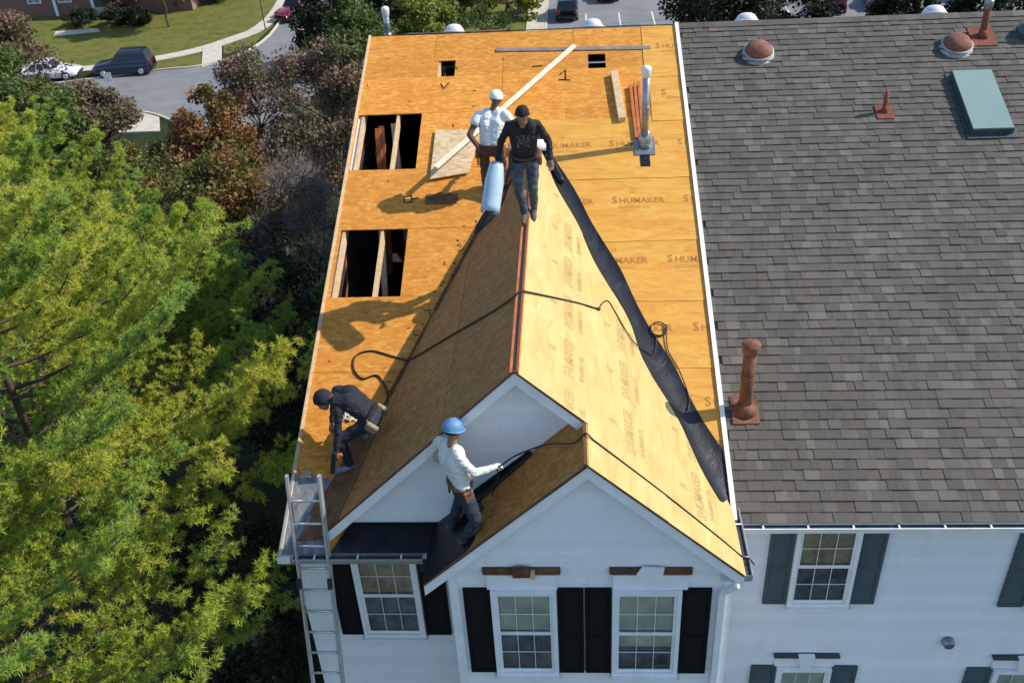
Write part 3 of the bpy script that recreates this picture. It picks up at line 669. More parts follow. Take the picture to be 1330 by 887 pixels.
# eave fascia, gutter, spouts
MB().box(-.02, 2.1, -.02, .015, 6.03, 6.165).build('fascia', M['trim'], H)
MB().box(0.0, 2.14, .015, YWALL-.02, 6.02, 6.04).build('soffit', M['trim'], H)
gutter(H, (.16, -.022, 6.185), (1.74, -.022, 6.185), (0, -1, 0), 'dark' if False else 'alu')
MB().box(-.04, .12, -.09, -.021, 6.08, 6.17).build('gutter_end', M['trim'], H)
downspout(H, [(1.73, -.06, 6.10), (1.72, -.06, 5.95), (1.70, .22, 5.72)], 'dark')
eave_r = ZG-TG*(W-.045-XG)
gutter(H, (W-.045, .50, eave_r-.02), (W-.045, YS+.02, eave_r-.02), (1, 0, 0), 'alu')
downspout(H, [(5.40, YS+.06, 6.20), (5.25, YBAY-.06, 6.02), (5.25, YBAY-.06, GZ0+.1)])
# windows and shutters
zb0, zb1 = 4.56, 6.06
window(H, 2.575, 3.345, zb0, zb1, YBAY-.0, lower_blind=0); window(H, 3.995, 4.795, zb0, zb1, YBAY, lower_blind=.35)
for xa, xb in ((2.25, 2.565), (3.355, 3.66), (3.675, 3.985), (4.805, 5.14)): shutter(H, xa, xb, zb0, zb1, YBAY, 'shutter')
window(H, .73, 1.56, 4.30, 5.86, YWALL, bmat='curtain')
for xa, xb in ((.42, .72), (1.57, 1.90)): shutter(H, xa, xb, 4.30, 5.86, YWALL, 'shutter')
for (xa, xb, key) in ((2.50, 3.40, 0), (3.96, 4.90, 1)):
    zc = 6.30
    hd = MB().box(xa, xb, YBAY-.05, YBAY-.017, zc+.0, zc+.10).build('header_board', M['lumber_dark'], H)
    xm = (xa+xb)/2
    if key == 0:
        MB().box(xm-.10, xm+.10, YBAY-.09, YBAY-.052, zc-.01, zc+.14).build('keystone_block', M['lumber_dark'], hd)
        MB().box(xm+.11, xm+.16, YBAY-.10, YBAY-.053, zc-.03, zc+.09).build('splinter', M['lumber'], hd)
    else:
        MB().add([(xm-.2, YBAY-.07, zc-.05), (xm+.13, YBAY-.07, zc-.06), (xm+.15, YBAY-.07, zc+.13), (xm-.10, YBAY-.07, zc+.14), (xm-.2, YBAY-.052, zc-.05), (xm+.13, YBAY-.052, zc-.06), (xm+.15, YBAY-.052, zc+.13), (xm-.10, YBAY-.052, zc+.14)], [(0,1,2,3),(7,6,5,4),(0,4,5,1),(1,5,6,2),(2,6,7,3),(3,7,4,0)]).build('keystone_block', M['trim'], hd)
    MB().box(xa+.04, xb-.04, YBAY-.06, YBAY-.016, zb1+.005, zc-.004).build('header_trim', M['trim'], hd)
# vents of this house
vp = vent_pipe(H, MR(4.76, 6.40), 1.28, .058, 'galv', 'galv_white', flange=.32)
MB().lathe([(.10, .0), (.12, .1), (.085, .2), (.06, .26)], MR(4.77, 6.44)).build('collar', M['galv'], vp)
MB().slab([MR(4.68, 5.98, .02), MR(4.83, 5.98, .02), MR(4.83, 6.26, .02), MR(4.68, 6.26, .02)], NM, .005).build('patch', M['membrane'], H)
MBK = lambda x, y: Vector((x, y, ZE+T*(2*D-y)))
for (x, y) in ((1.42, 10.15), (4.03, 10.1)): dome_vent(H, MBK(x, y), .21, 'galv_white', 'galv_white', NB)
vent_pipe(H, MBK(.17, 10.1), .58, .055, 'galv', 'galv_white', NB)

# ------------------------------------------------------------------ the shingled neighbour
N = empty('townhouse', (10, 5, GZ0), 'white townhouse with grey shingled roof, rusty vents, a skylight and slate shutters', 'house')
XN0, XN1 = 5.525, 19.0
nroof = MB().slab([MR(XN0, YN-.0, -.014), MR(XN1, YN, -.014), MR(XN1, D, -.014), MR(XN0, D, -.014)], NM, .08).build('roof', M['shingle_base'], N)
NBs = MB().slab([(XN0, D+.005, ZR-.015), (XN1, D+.005, ZR-.015), (XN1, 2*D+.2, ZE-.1), (XN0, 2*D+.2, ZE-.1)], NB, .06).build('back_roof', M['shingle_base'], N)
cosr = 1/math.sqrt(1+T*T); ex = .1435*cosr; nrow = int((D-YN)/ex)+1
widths = [.08, .11, .15, .19, .24]; wm_ = []
for w_ in widths:
    e_ = .1435
    mb = MB(); g_ = .0012
    mb.add([(g_, 0, 0), (w_-g_, 0, 0), (w_-g_, e_*1.15, -.010), (g_, e_*1.15, -.010), (g_, 0, .013), (w_-g_, 0, .013), (w_-g_, e_*1.15, -.004), (g_, e_*1.15, -.004)], [(4,5,6,7),(0,1,5,4),(1,2,6,5),(3,0,4,7)])
    me = mb.mesh('shingle'); me.materials.append(M['shingle']); wm_.append(me)
rotm = Matrix((( 1, 0, 0), (0, cosr, -T*cosr), (0, T*cosr, cosr)))
big = MB(); cnt = 0
for r_ in range(nrow):
    y = YN-.03+r_*ex; x = XN0-random.uniform(0, .2)
    while x < XN1:
        k = random.choices(range(5), (1, 2, 3, 3, 2))[0]; w_ = widths[k]
        lift = random.choice((0, 0, .004, .007))
        if x >= XN0-.001 or x+w_ > XN0+.05:
            xx = max(x, XN0)
            if x+w_ <= XN1 and y+ex < D:
                if cnt < 300 and x < 9.35 and r_ < 26 and xx == x:
                    o = bpy.data.objects.new('shingle', wm_[k]); C.objects.link(o); o.parent = nroof
                    o.matrix_basis = Matrix.Translation(MR(x, y, lift)) @ rotm.to_4x4(); cnt += 1
                else:
                    p = MR(xx, y, lift); ww = x+w_-xx; e_ = .1435; up_ = rotm @ Vector((0, 1, 0))
                    a = [p+Vector((.0012, 0, 0)), p+Vector((ww-.0012, 0, 0))]; bU = [q+up_*e_*1.15-NM*.004 for q in a]; bt = [q+NM*.013 for q in a]
                    big.add([bt[0], bt[1], bU[1], bU[0], a[0], a[1], bU[1]-NM*.006, bU[0]-NM*.006], [(0, 1, 2, 3), (4, 5, 1, 0), (5, 6, 2, 1), (7, 4, 0, 3)])
        x += w_
tag(big.build('shingle_field', M['shingle'], nroof), kind='stuff')
for k in range(45):
    x = XN0+k*.30; MB().slab([Vector((x, D-.13, ZR-.13*T+.02)), Vector((x+.31, D-.13, ZR-.13*T+.024)), Vector((x+.31, D+.01, ZR+.026)), Vector((x, D+.01, ZR+.022))], NM, .008).build('ridge_cap', M['shingle'], nroof)
nw = MB().box(XN0-.16, XN1, YNB, YNB+.15, GZ0, 6.3).build('wall', M['siding'], N)
siding(nw, fx(5.37), fx(XN1), -1.5, 6.24, YNB)
MB().slab([(XN1-.1, YNB, GZ0), (XN1-.1, 2*D-YNB, GZ0), (XN1-.1, 2*D-YNB, ZE), (XN1-.1, D, ZR-.1), (XN1-.1, YNB, ZE+.1)], (1, 0, 0), .15).build('wall', M['siding'], N)
MB().box(XN0, XN1-.25, 2*D-YNB-.15, 2*D-YNB, GZ0, 6.2).build('wall', M['siding'], N)
ze_n = ZE+T*YN
MB().box(XN0, XN1, YN-.0, YN+.03, ze_n-.20, ze_n-.03).build('fascia', M['trim'], N)
MB().box(XN0, XN1, YN+.03, YNB-.02, ze_n-.17, ze_n-.15).build('soffit', M['trim'], N)
gutter(N, (XN0+.03, YN-.003, ze_n-.03), (XN1, YN-.003, ze_n-.03), (0, -1, 0), 'trim')
window(N, 6.33, 7.13, 4.57, 6.0, YNB, lower_blind=0, bmat='curtain'); shutter(N, 6.02, 6.32, 4.57, 6.0, YNB, 'shutter_green'); shutter(N, 7.14, 7.46, 4.57, 6.0, YNB, 'shutter_green')
window(N, 9.39, 10.19, 4.55, 5.98, YNB); shutter(N, 9.05, 9.38, 4.52, 5.98, YNB, 'shutter_green'); shutter(N, 10.2, 10.53, 4.52, 5.98, YNB, 'shutter_green')
for (xa, xb, z_) in ((6.335, 7.085, 3.29), (9.27, 10.02, 3.27)):
    window(N, xa, xb, z_-1.5, z_, YNB); shutter(N, xa-.345, xa-.01, z_-1.5, z_, YNB, 'shutter_green'); shutter(N, xb+.01, xb+.36, z_-1.5, z_, YNB, 'shutter_green')
    hd = MB().box(xa-.03, xb+.03, YNB-.05, YNB-.017, z_+.01, z_+.22).build('header_trim', M['trim'], N)
    MB().box(xa-.06, xb+.08, YNB-.09, YNB-.018, z_+.225, z_+.26).build('header_cap', M['skyframe'], hd)
    xm = (xa+xb)/2; MB().add([(xm-.07, YNB-.11, z_+.0), (xm+.07, YNB-.11, z_), (xm+.11, YNB-.11, z_+.28), (xm-.11, YNB-.11, z_+.28), (xm-.07, YNB-.052, z_), (xm+.07, YNB-.052, z_), (xm+.11, YNB-.052, z_+.28), (xm-.11, YNB-.052, z_+.28)], [(0,1,2,3),(7,6,5,4),(0,4,5,1),(1,5,6,2),(2,6,7,3),(3,7,4,0)]).build('keystone_block', M['trim'], hd)
MB().lathe([(.085, 0), (.085, .03), (.07, .09), (.06, .1), (.02, .1)], (8.56, YNB-.015, 3.81), (0, -1, 0), 20).build('wall_vent', M['galv'], N)
MB().box(5.56, 5.575, YNB-.035, YNB-.02, GZ0, 6.0).build('conduit', M['skyframe'], N)
# vents and skylight
dome_vent(N, MR(6.80, 8.42), .26, 'dull_metal', 'rust'); dome_vent(N, MR(10.09, 8.42), .26, 'dull_metal', 'rust')
vent_pipe(N, MR(5.78, 1.80), 1.04, .085, 'rust', 'rust', flange=.34); vent_pipe(N, MR(10.58, 8.66), .62, .055, 'rust_dark', 'galv', flange=.4)
vent_pipe(N, MR(8.61, 6.98), .36, .035, 'rust_dark', 'rust', flange=.26, cap=None)
dome_vent(N, MR(11.30, 8.66), .2, 'skyframe', 'skyframe')
for (x, y) in ((6.86, 10.1), (10.2, 10.0)): dome_vent(N, MBK(x, y), .23, 'galv_white', 'galv_white', NB)
sx0, sx1, sy0, sy1, sh_ = 9.81, 10.45, 6.43, 7.74, .13
mb = MB(); a_ = .05
def rb(x0, x1, y0, y1, h0, h1, mb):
    mb.hexa([MR(x0, y0, h0), MR(x1, y0, h0), MR(x1, y1, h0), MR(x0, y1, h0), MR(x0, y0, h1), MR(x1, y0, h1), MR(x1, y1, h1), MR(x0, y1, h1)]); return mb
rb(sx0, sx0+a_, sy0, sy1, -.01, sh_, mb); rb(sx1-a_, sx1, sy0, sy1, -.01, sh_, mb); rb(sx0+a_, sx1-a_, sy0, sy0+a_, -.01, sh_, mb); rb(sx0+a_, sx1-a_, sy1-a_, sy1, -.01, sh_, mb)
sk = mb.build('skylight', M['skyframe'], N)
rb(sx0+.012, sx1-.012, sy0+.012, sy1-.012, sh_+.001, sh_+.012, MB()).build('glass', M['skylight'], sk)
rb(sx0-.06, sx1+.06, sy0-.08, sy1+.06, .004, .031, MB()).build('flashing', M['skyframe'], sk)
# ------------------------------------------------------------------ trees
def mesh_np(name, V, F, k, rnd=None, smooth=False):
    """V (n,3), F (m,k) index array"""
    me = bpy.data.meshes.new(name); V = np.asarray(V, np.float32); F = np.asarray(F, np.int32)
    me.vertices.add(len(V)); me.vertices.foreach_set('co', V.ravel()); me.loops.add(F.size); me.loops.foreach_set('vertex_index', F.ravel())
    me.polygons.add(len(F)); me.polygons.foreach_set('loop_start', np.arange(0, F.size, k, dtype=np.int32)); me.polygons.foreach_set('loop_total', np.full(len(F), k, np.int32))
    if rnd is not None:
        at = me.attributes.new('rnd', 'FLOAT', 'POINT'); at.data.foreach_set('value', np.asarray(rnd, np.float32))
    me.update(calc_edges=True); return me
def unit(a): return a/np.maximum(np.linalg.norm(a, axis=-1, keepdims=True), 1e-9)
def leaf_mat(name, cols, transl=.3, patch=.8, patchcol=None):
    t = NT(name); t.set(.6, 0, .3); at = t.n('Attribute', attribute_name='rnd')
    st = [(i/(len(cols)-1), c) for i, c in enumerate(cols)]; c = t.ramp(at.outputs['Fac'], st)
    if patchcol: c = t.mix(c, patchcol, t.ramp(t.noise(t.pos(), patch, 3, .6), [(.46, (0,0,0)), (.62, (.85,.85,.85))]))
    t.col(c); tr = t.n('BsdfTranslucent'); t.l(c, tr.inputs[0]); mx = t.n('MixShader'); mx.inputs[0].default_value = transl
    t.l(t.b.outputs[0], mx.inputs[1]); t.l(tr.outputs[0], mx.inputs[2]); t.l(mx.outputs[0], t.out.inputs[0]); return t.m
M['bark'] = simple('bark', (.10, .07, .05), .95, var=.4, scale=12, bump=.6, bscale=20)
M['twig'] = simple('grey_twig', (.20, .165, .145), .95, var=.3, scale=6)
M['needle'] = leaf_mat('pine_needles', [(.17, .30, .085), (.27, .40, .08), (.41, .50, .07), (.55, .55, .075), (.60, .48, .13)], .45)
def tufts(P, Dr, k, ln, wd, spread=.75):
    n = len(P); d = unit(Dr)[:, None, :]+unit(rng.normal(0, 1, (n, k, 3)))*spread; d = unit(d)
    L = ln*rng.uniform(.7, 1.15, (n, k, 1)); tip = P[:, None, :]+d*L; sd_ = unit(np.cross(d, rng.normal(0, 1, (n, k, 3))))*wd
    b = P[:, None, :]+d*L*.06
    V = np.stack([b-sd_, b+sd_, tip], 2).reshape(-1, 3); F = np.arange(len(V)).reshape(-1, 3)
    r_ = np.repeat(np.clip(rng.beta(2.2, 2.2, n), 0, 1), k*3); return V, F, r_
def branches_mesh(segs, r0=None):
    """segs list of (a, b, ra, rb) -> 5-sided tubes"""
    A = np.array([s[0] for s in segs]); B = np.array([s[1] for s in segs]); ra = np.array([s[2] for s in segs]); rb_ = np.array([s[3] for s in segs])
    d = unit(B-A); x = unit(np.cross(d, np.tile([.3, .5, .81], (len(d), 1)))); y = np.cross(d, x); k = 5; out = []
    for i in range(k):
        a = 2*math.pi*i/k; o = x*math.cos(a)+y*math.sin(a); out.append(A+o*ra[:, None])
    for i in range(k):
        a = 2*math.pi*i/k; o = x*math.cos(a)+y*math.sin(a); out.append(B+o*rb_[:, None])
    V = np.stack(out, 1).reshape(-1, 3); base = np.arange(len(A))[:, None]*10
    F = np.concatenate([base+np.array([i, (i+1) % k, k+(i+1) % k, k+i]) for i in range(k)]); return V, F
def pine(x, y, top, R0, zlow, label, dens=1.0, lean=(0, 0), name='pine_tree', kn=19):
    zb = terrain(y); root = empty(name, (x, y, zb), label, 'tree', 'trees beside the houses')
    H_ = top-zb; tp = lambda f: np.array([x+lean[0]*f, y+lean[1]*f, zb-.2+(H_+.2)*f])
    segs = [(tp(i/14), tp((i+1)/14), .19*(1-i/14)+.012, .19*(1-(i+1)/14)+.012) for i in range(14)]
    V, F = branches_mesh(segs); link('trunk', mesh_np('trunk', V, F, 4), M['bark'], root)
    P, Dd, bs, cr = [], [], [], []
    z = zlow; UPV = np.array([0, 0, 1.])
    while z < top-.1:
        f = (z-zb)/H_; fr = (top-z)/(top-zlow); Lb = R0*min(1.0, .14+1.15*fr**.9); nb = 6 if fr > .25 else 4
        a0 = rng.uniform(0, 6.28)
        for i in range(nb):
            a = a0+i*6.283/nb+rng.uniform(-.4, .4); L = Lb*rng.uniform(.68, 1.12); o = tp(f); bc = rng.uniform(.02, .78)
            hd = np.array([math.cos(a), math.sin(a), 0]); rise = .12+.55*(1-fr)+rng.uniform(-.08, .12); sv0 = np.array([-hd[1], hd[0], 0])
            nseg = 8; pts = []
            for q in range(nseg+1):
                u = q/nseg; pts.append(o+hd*L*u+UPV*L*(rise*u+.16*u*u-.10*math.sin(u*3.1))+rng.normal(0, .02, 3)+sv0*.12*L*math.sin(u*2.2+a))
            for q in range(nseg):
                bs.append((pts[q], pts[q+1], .024*(1-q/nseg)*min(1, L/2)+.005, .024*(1-(q+1)/nseg)*min(1, L/2)+.005))
            for q in range(2, nseg+1):
                u = q/nseg; c = pts[q]; dr = unit(pts[q]-pts[q-1])
                for e in range(int((3.2+2.2*u)*dens)):
                    sv = sv0*(-1 if e % 2 else 1); tl_ = L*rng.uniform(.12, .28)*(1.2-.55*u)
                    tdir = unit(sv*rng.uniform(.4, 1)+dr*rng.uniform(.6, 1.2)+UPV*rng.uniform(.0, .5)); te = c+tdir*tl_; bs.append((c, te, .007, .004))
                    for w_ in np.linspace(.3, 1, max(2, int(tl_/.12))):
                        b0 = c+tdir*tl_*w_
                        for _ in range(4 if w_ > .9 else 3):
                            k2 = unit(tdir*.7+rng.normal(0, .6, 3)+UPV*.35); k2[2] = abs(k2[2]); P.append(b0+k2*rng.uniform(.03, .13)); Dd.append(k2+UPV*.35); cr.append(bc)
                P.append(c); Dd.append(dr+UPV*.5); cr.append(bc)
        z += .40+.14*rng.random()
    P = np.array(P); Dd = np.array(Dd)
    V, F, r_ = tufts(P, Dd, kn, .088, .0072, 1.5); bc = np.repeat(np.array(cr), kn*3); r_ = np.clip(.62*bc+.48*r_, 0, 1)
    link('crown', mesh_np('crown', V, F, 3, r_), M['needle'], root)
    V, F = branches_mesh(bs); link('branches', mesh_np('branches', V, F, 4), M['bark'], root)
    return len(P)
def leafy(x, y, top, rx, zlow, mat, label, n=9000, size=.11, name='leafy_tree', clumps=46, shape=1.0, group='trees beside the houses', trunk=.12, twiggy=False, cat='tree'):
    zb = terrain(y); root = empty(name, (x, y, zb), label, cat, group); base = np.array([x, y, zb-.15]); H_ = top-zb
    cz = (zlow+top)/2; rz = (top-zlow)/2; segs = []
    f0 = max(.15, min(.6, (zlow-zb)/H_+.1)); spine = [base]
    for i in range(1, 9):
        u = i/8; spine.append(np.array([x, y, zb+H_*.9*u])+rng.normal(0, .06*H_*.2, 3)*np.array([1, 1, 0]))
    for i in range(8): segs.append((spine[i], spine[i+1], trunk*(1-i/8.5), trunk*(1-(i+1)/8.5)))
    P = []
    for c in range(clumps):
        d = unit(rng.normal(0, 1, 3)); u = rng.uniform(.45, 1.0)**.6
        wz = d[2]*rz*u; w_ = (1-.35*shape*max(0, d[2]*u)) 
        ce = np.array([x+d[0]*rx*u*w_, y+d[1]*rx*u*w_, cz+wz]); j = min(8, max(2, int(8*(ce[2]-zb-.5*np.hypot(ce[0]-x, ce[1]-y))/(H_*.9))))
        a = spine[j]; mid = (a+ce)/2+rng.normal(0, .12, 3); segs += [(a, mid, trunk*.3, trunk*.16), (mid, ce, trunk*.16, trunk*.05)]
        rc = rng.uniform(.20, .42)*rx
        m_ = int(1.45*n/clumps*rng.uniform(.5, 1.5)); q = unit(rng.normal(0, 1, (m_, 3)))*(rng.uniform(.15, 1, (m_, 1))**.6)*rc*np.array([1, 1, .75]); P.append(ce+q)
        for e in range(5 if not twiggy else 26):
            tdir = unit(rng.normal(0, 1, 3)+np.array([0, 0, .5])); te = ce+tdir*rc*rng.uniform(.6, 1.3); k = (ce+te)/2+rng.normal(0, .05, 3)
            segs += [(ce, k, .012, .009), (k, te, .009, .004)]
            if twiggy:
                for _ in range(3): segs.append((k, k+unit(tdir+rng.normal(0, .6, 3))*rc*.6, .006, .003))
    V, F = branches_mesh(segs); link('trunk', mesh_np('trunk', V, F, 4), M['twig' if twiggy else 'bark'], root)
    P = np.concatenate(P); m_ = len(P); nrm = unit(rng.normal(0, 1, (m_, 3))+np.array([.3, 0, .7])); tx = unit(np.cross(nrm, rng.normal(0, 1, (m_, 3)))); ty = np.cross(nrm, tx)
    s_ = size*1.1*rng.uniform(.6, 1.3, (m_, 1)); V = np.stack([P-tx*s_*.5, P+ty*s_*.32+nrm*s_*.1, P+tx*s_*.55, P-ty*s_*.32+nrm*s_*.1], 1).reshape(-1, 3); F = np.arange(4*m_).reshape(-1, 4)
    link('crown', mesh_np('crown', V, F, 4, np.repeat(rng.random(m_), 4)), mat, root); return root
def at_px(px, py, s_):
    d = fw*FPX+rt*(px-PW/2)-up*(py-PH/2); d /= np.linalg.norm(d); return CAM+d*s_
LM = dict(
 green=leaf_mat('green_leaves', [(0.046, 0.085, 0.019), (0.093, 0.147, 0.028), (0.155, 0.202, 0.037)], .3, .6, (0.078, 0.109, 0.031)),
 olive=leaf_mat('olive_leaves', [(.045, .075, .018), (.085, .125, .028), (.15, .17, .035), (.25, .19, .045)], .3, .75, (.30, .13, .045)),
 rusty=leaf_mat('rusty_leaves', [(0.155, 0.085, 0.034), (0.295, 0.116, 0.046), (0.434, 0.171, 0.062), (0.202, 0.171, 0.046)], .3, .6, (0.109, 0.116, 0.031)),
 plum=leaf_mat('plum_leaves', [(.11, .07, .058), (.20, .115, .088), (.29, .17, .125), (.16, .15, .06)], .30, .6, (.09, .12, .04)),
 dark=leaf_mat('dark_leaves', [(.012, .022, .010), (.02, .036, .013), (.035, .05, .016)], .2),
 bare=leaf_mat('dry_leaves', [(.15, .12, .11), (.22, .17, .15), (.17, .17, .13)], .25),
 bright=leaf_mat('yellow_green_leaves', [(0.139, 0.186, 0.031), (0.232, 0.279, 0.043), (0.310, 0.310, 0.046)], .35, .7, (0.093, 0.139, 0.031)))
pine(-3.8, 1.7, 10.1, 3.35, 5.0, 'yellow-green pine reaching towards the stripped roof, between two other pines', 1.0)
pine(-3.8, -1.5, 8.8, 3.45, 4.0, 'yellow-green pine standing before the ladder end of the house', 1.0)
pine(-6.9, 8.2, 8.3, 3.3, 2.6, 'tall yellow-green pine in front of the rusty and olive leafy trees', 1.0)
pine(-3.7, 6.1, 7.7, 2.1, 4.0, 'short pine tucked between the two tall pines and the shaded tree', .9)
for (x_, y_, tp_, lab) in ((-2.2, 1.2, 3.6, 'dark shrub added for the shade under the pines beside the ladder'), (-3.0, 4.2, 4.2, 'dark shrub added for the shade under the pine beside the stripped house'), (-1.9, -1.0, 1.6, 'low dark shrub added for the shade at the foot of the ladder'), (-4.2, -.6, 2.8, 'dark shrub added for the shade below the front pine')):  # shrubs added to fill the gap under the pines with darkness
    leafy(x_, y_, tp_, 1.35, terrain(y_)+.3, LM['dark'], lab, n=7000, size=.10, clumps=50, name='shrub', cat='shrub', trunk=.07, group='shrubs added for the shade beside the house')
def TREE(px, py, s_, rx, hgt, kind, label, **k):
    q = at_px(px, py, s_); return leafy(q[0], q[1], q[2], rx, q[2]-hgt, LM[kind], label, **k)
TREE(258, 112, 40, 1.6, 4.5, 'rusty', 'slender tree with copper red leaves standing before the street', n=6000, size=.15)
TREE(412, 52, 36, 2.5, 6.0, 'plum', 'broad plum brown tree between the street and the stripped roof', n=12000, size=.13, clumps=60)
TREE(318, 70, 42, 2.2, 5.5, 'plum', 'plum brown tree leaning over the bend of the street', n=9000, size=.14)
TREE(290, 195, 27, 1.9, 4.2, 'olive', 'olive tree with orange tinged top beside the grey bare tree', n=12000, size=.11, clumps=60)
TREE(190, 205, 29, 2.1, 4.4, 'olive', 'olive and orange leafy tree behind the tall pine', n=10000, size=.11, clumps=54)
TREE(225, 290, 23, 1.5, 3.6, 'olive', 'low olive leafy tree rising between the pines', n=8000, size=.09, clumps=44)
TREE(378, 205, 26, 1.7, 5.0, 'bare', 'grey bare twiggy tree close beside the stripped roof', n=4500, size=.06, twiggy=True, trunk=.07, clumps=40)
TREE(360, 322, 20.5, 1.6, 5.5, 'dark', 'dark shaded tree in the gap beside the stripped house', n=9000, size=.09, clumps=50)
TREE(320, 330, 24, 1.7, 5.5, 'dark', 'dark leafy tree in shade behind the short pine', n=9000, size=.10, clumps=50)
TREE(418, 365, 17.5, .7, 2.4, 'green', 'small green shrub against the left edge of the stripped roof', n=3500, size=.07, clumps=20, name='shrub', cat='shrub', trunk=.05)
TREE(-8, 28, 43, 2.2, 9.0, 'green', 'dark green leafy tree in front of the brick house', n=13000, size=.16, clumps=60)
TREE(-28, -2, 52, 2.4, 8.0, 'plum', 'plum brown tree before the brick house downspout', n=9000, size=.17, clumps=50)
TREE(-42, 62, 39, 1.7, 7.0, 'green', 'green leafy tree between the tall pine and the white car', n=9000, size=.14)
TREE(100, 96, 46, 1.9, 3.7, 'plum', 'rounded plum brown bush below the parked white car', n=9000, size=.14, clumps=40, name='bush', cat='shrub')
TREE(50, 118, 42, 1.8, 4.5, 'green', 'green leafy bush beside the rounded plum brown bush', n=8000, size=.14, name='bush', cat='shrub')
TREE(452, -5, 55, 2.6, 7.0, 'green', 'green tree behind the ridge beside the white capped pipe', n=9000, size=.2)
TREE(500, -30, 62, 3.0, 8.0, 'dark', 'dark evergreen tree behind the stripped ridge', n=9000, size=.22)
TREE(545, -12, 58, 2.4, 6.5, 'bright', 'yellow green tree on the lawn behind the stripped ridge', n=9000, size=.2)
TREE(600, -25, 66, 2.8, 7.0, 'green', 'green tree on the lawn beside the white footpath', n=9000, size=.22)
TREE(430, -40, 75, 3.5, 10, 'dark', 'dark tree beyond the red car', n=9000, size=.26)
TREE(655, -60, 85, 2.6, 7.0, 'bright', 'bright green tree at the far end of the lawn', n=8000, size=.24)
TREE(940, -95, 66, 4.0, 7.2, 'dark', 'large dark tree overhanging the parking court', n=16000, size=.24, clumps=70)
TREE(1020, -80, 72, 3.6, 7.2, 'dark', 'dark tree standing between parked cars and neighbour ridge', n=14000, size=.26, clumps=60)
TREE(1185, -40, 66, 2.0, 5.0, 'dark', 'small dark tree beside the blue parked car', n=7000, size=.22)
TREE(1310, -60, 66, 2.8, 6.0, 'dark', 'dark tree behind the neighbour roof and its rusty pipe', n=9000, size=.24)
TREE(150, 178, 47, 1.3, 2.2, 'olive', 'low olive bush beside the pale concrete apron', n=4000, size=.12, clumps=26, name='bush', cat='shrub', trunk=.05)
TREE(215, 182, 44, 1.5, 2.6, 'olive', 'olive bush below the copper red tree', n=5000, size=.12, clumps=30, name='bush', cat='shrub', trunk=.05)
TREE(125, 205, 40, 1.6, 3.0, 'green', 'green bush between the tall pine and the pale concrete apron', n=5000, size=.12, clumps=30, name='bush', cat='shrub', trunk=.05)
for (px, lab) in ((100, 'clipped dark bush left of the brick house steps'), (147, 'clipped dark bush right of the brick house steps'), (175, 'long dark bush against the brick house wall')):
    q = ground_px(px, 38); leafy(q[0], q[1]+1.2, GZ1+1.5, 1.3, GZ1+.1, LM['dark'], lab, n=2500, size=.16, clumps=22, name='bush', group='bushes at the brick house', trunk=.05, cat='shrub')
for (px, py, k_, w_, h_, lab) in ((160, 18, 'plum', 1.8, 3.2, 'low brown shrub on the lawn right of the brick house bushes'), (200, 8, 'dark', 2.2, 4.0, 'dark spreading shrub behind the lawn'), (240, 10, 'plum', 2.2, 3.6, 'broad brown shrub at the back of the lawn'), (285, 0, 'dark', 2.4, 4.0, 'dark shrub shading the lawn near the footpath'), (318, -6, 'rusty', 1.9, 3.4, 'rusty leafed shrub beside the footpath near the red car')):
    q = ground_px(px, py); leafy(q[0], q[1], GZ1+h_, w_, GZ1+.15, LM[k_], lab, n=5000, size=.18, clumps=40, name='shrub', cat='shrub', trunk=.06, group='shrubs behind the lawn')
for (px, py, k_, lab) in ((215, 40, 'plum', 'brown leafed tree on the lawn beside the brick house'), ):
    q = ground_px(px, py); leafy(q[0], q[1]+1, GZ1+7.5, 2.6, GZ1+3.0, LM[k_], lab, n=7000, size=.2, clumps=44)

# ------------------------------------------------------------------ brick house across the street
t = NT('red_brick'); t.set(.9, 0, .3); bk = t.n('TexBrick'); bk.inputs['Scale'].default_value = 1; bk.inputs['Brick Width'].default_value = .22; bk.inputs['Row Height'].default_value = .075; bk.inputs['Mortar Size'].default_value = .008
bk.inputs['Color1'].default_value = (.26, .09, .055, 1); bk.inputs['Color2'].default_value = (.18, .06, .045, 1); bk.inputs['Mortar'].default_value = (.30, .26, .22, 1); t.l(t.pos((1, 1, 1), (R(90), 0, 0)), bk.inputs['Vector']); t.col(bk.outputs[0]); M['brick'] = t.m
bq = ground_px(115, 28); BX, BY = float(bq[0]), float(bq[1])+2.2
B = empty('brick_house', (BX, BY, GZ1), 'red brick house with white trim and pale entrance steps across the street', 'house')
MB().box(BX-11, BX+9, BY, BY+9, GZ1, GZ1+6).build('wall', M['brick'], B)
mb = MB(); mb.slab([(BX-11.4, BY-.5, GZ1+5.9), (BX+9.4, BY-.5, GZ1+5.9), (BX+9.4, BY+4.5, GZ1+9), (BX-11.4, BY+4.5, GZ1+9)], Vector((0, -.53, .85)), .2); mb.slab([(BX-11.4, BY+4.5, GZ1+9), (BX+9.4, BY+4.5, GZ1+9), (BX+9.4, BY+9.5, GZ1+5.9), (BX-11.4, BY+9.5, GZ1+5.9)], Vector((0, .53, .85)), .2); mb.build('roof', M['shingle_base'], B)
dr = MB().box(BX-.05, BX+.95, BY-.08, BY-.002, GZ1+.75, GZ1+2.95).build('door', M['shutter_green'], B)
for xa in (-.35, .97): MB().box(BX+xa, BX+xa+.28, BY-.14, BY-.001, GZ1+.7, GZ1+3.1).build('door_trim', M['trim'], dr)
for i in range(4): MB().box(BX-.3, BX+1.2, BY-1.7+i*.38, BY-.16, GZ1+.18*i+.001, GZ1+.18*(i+1)).build('step', M['concrete'], B)
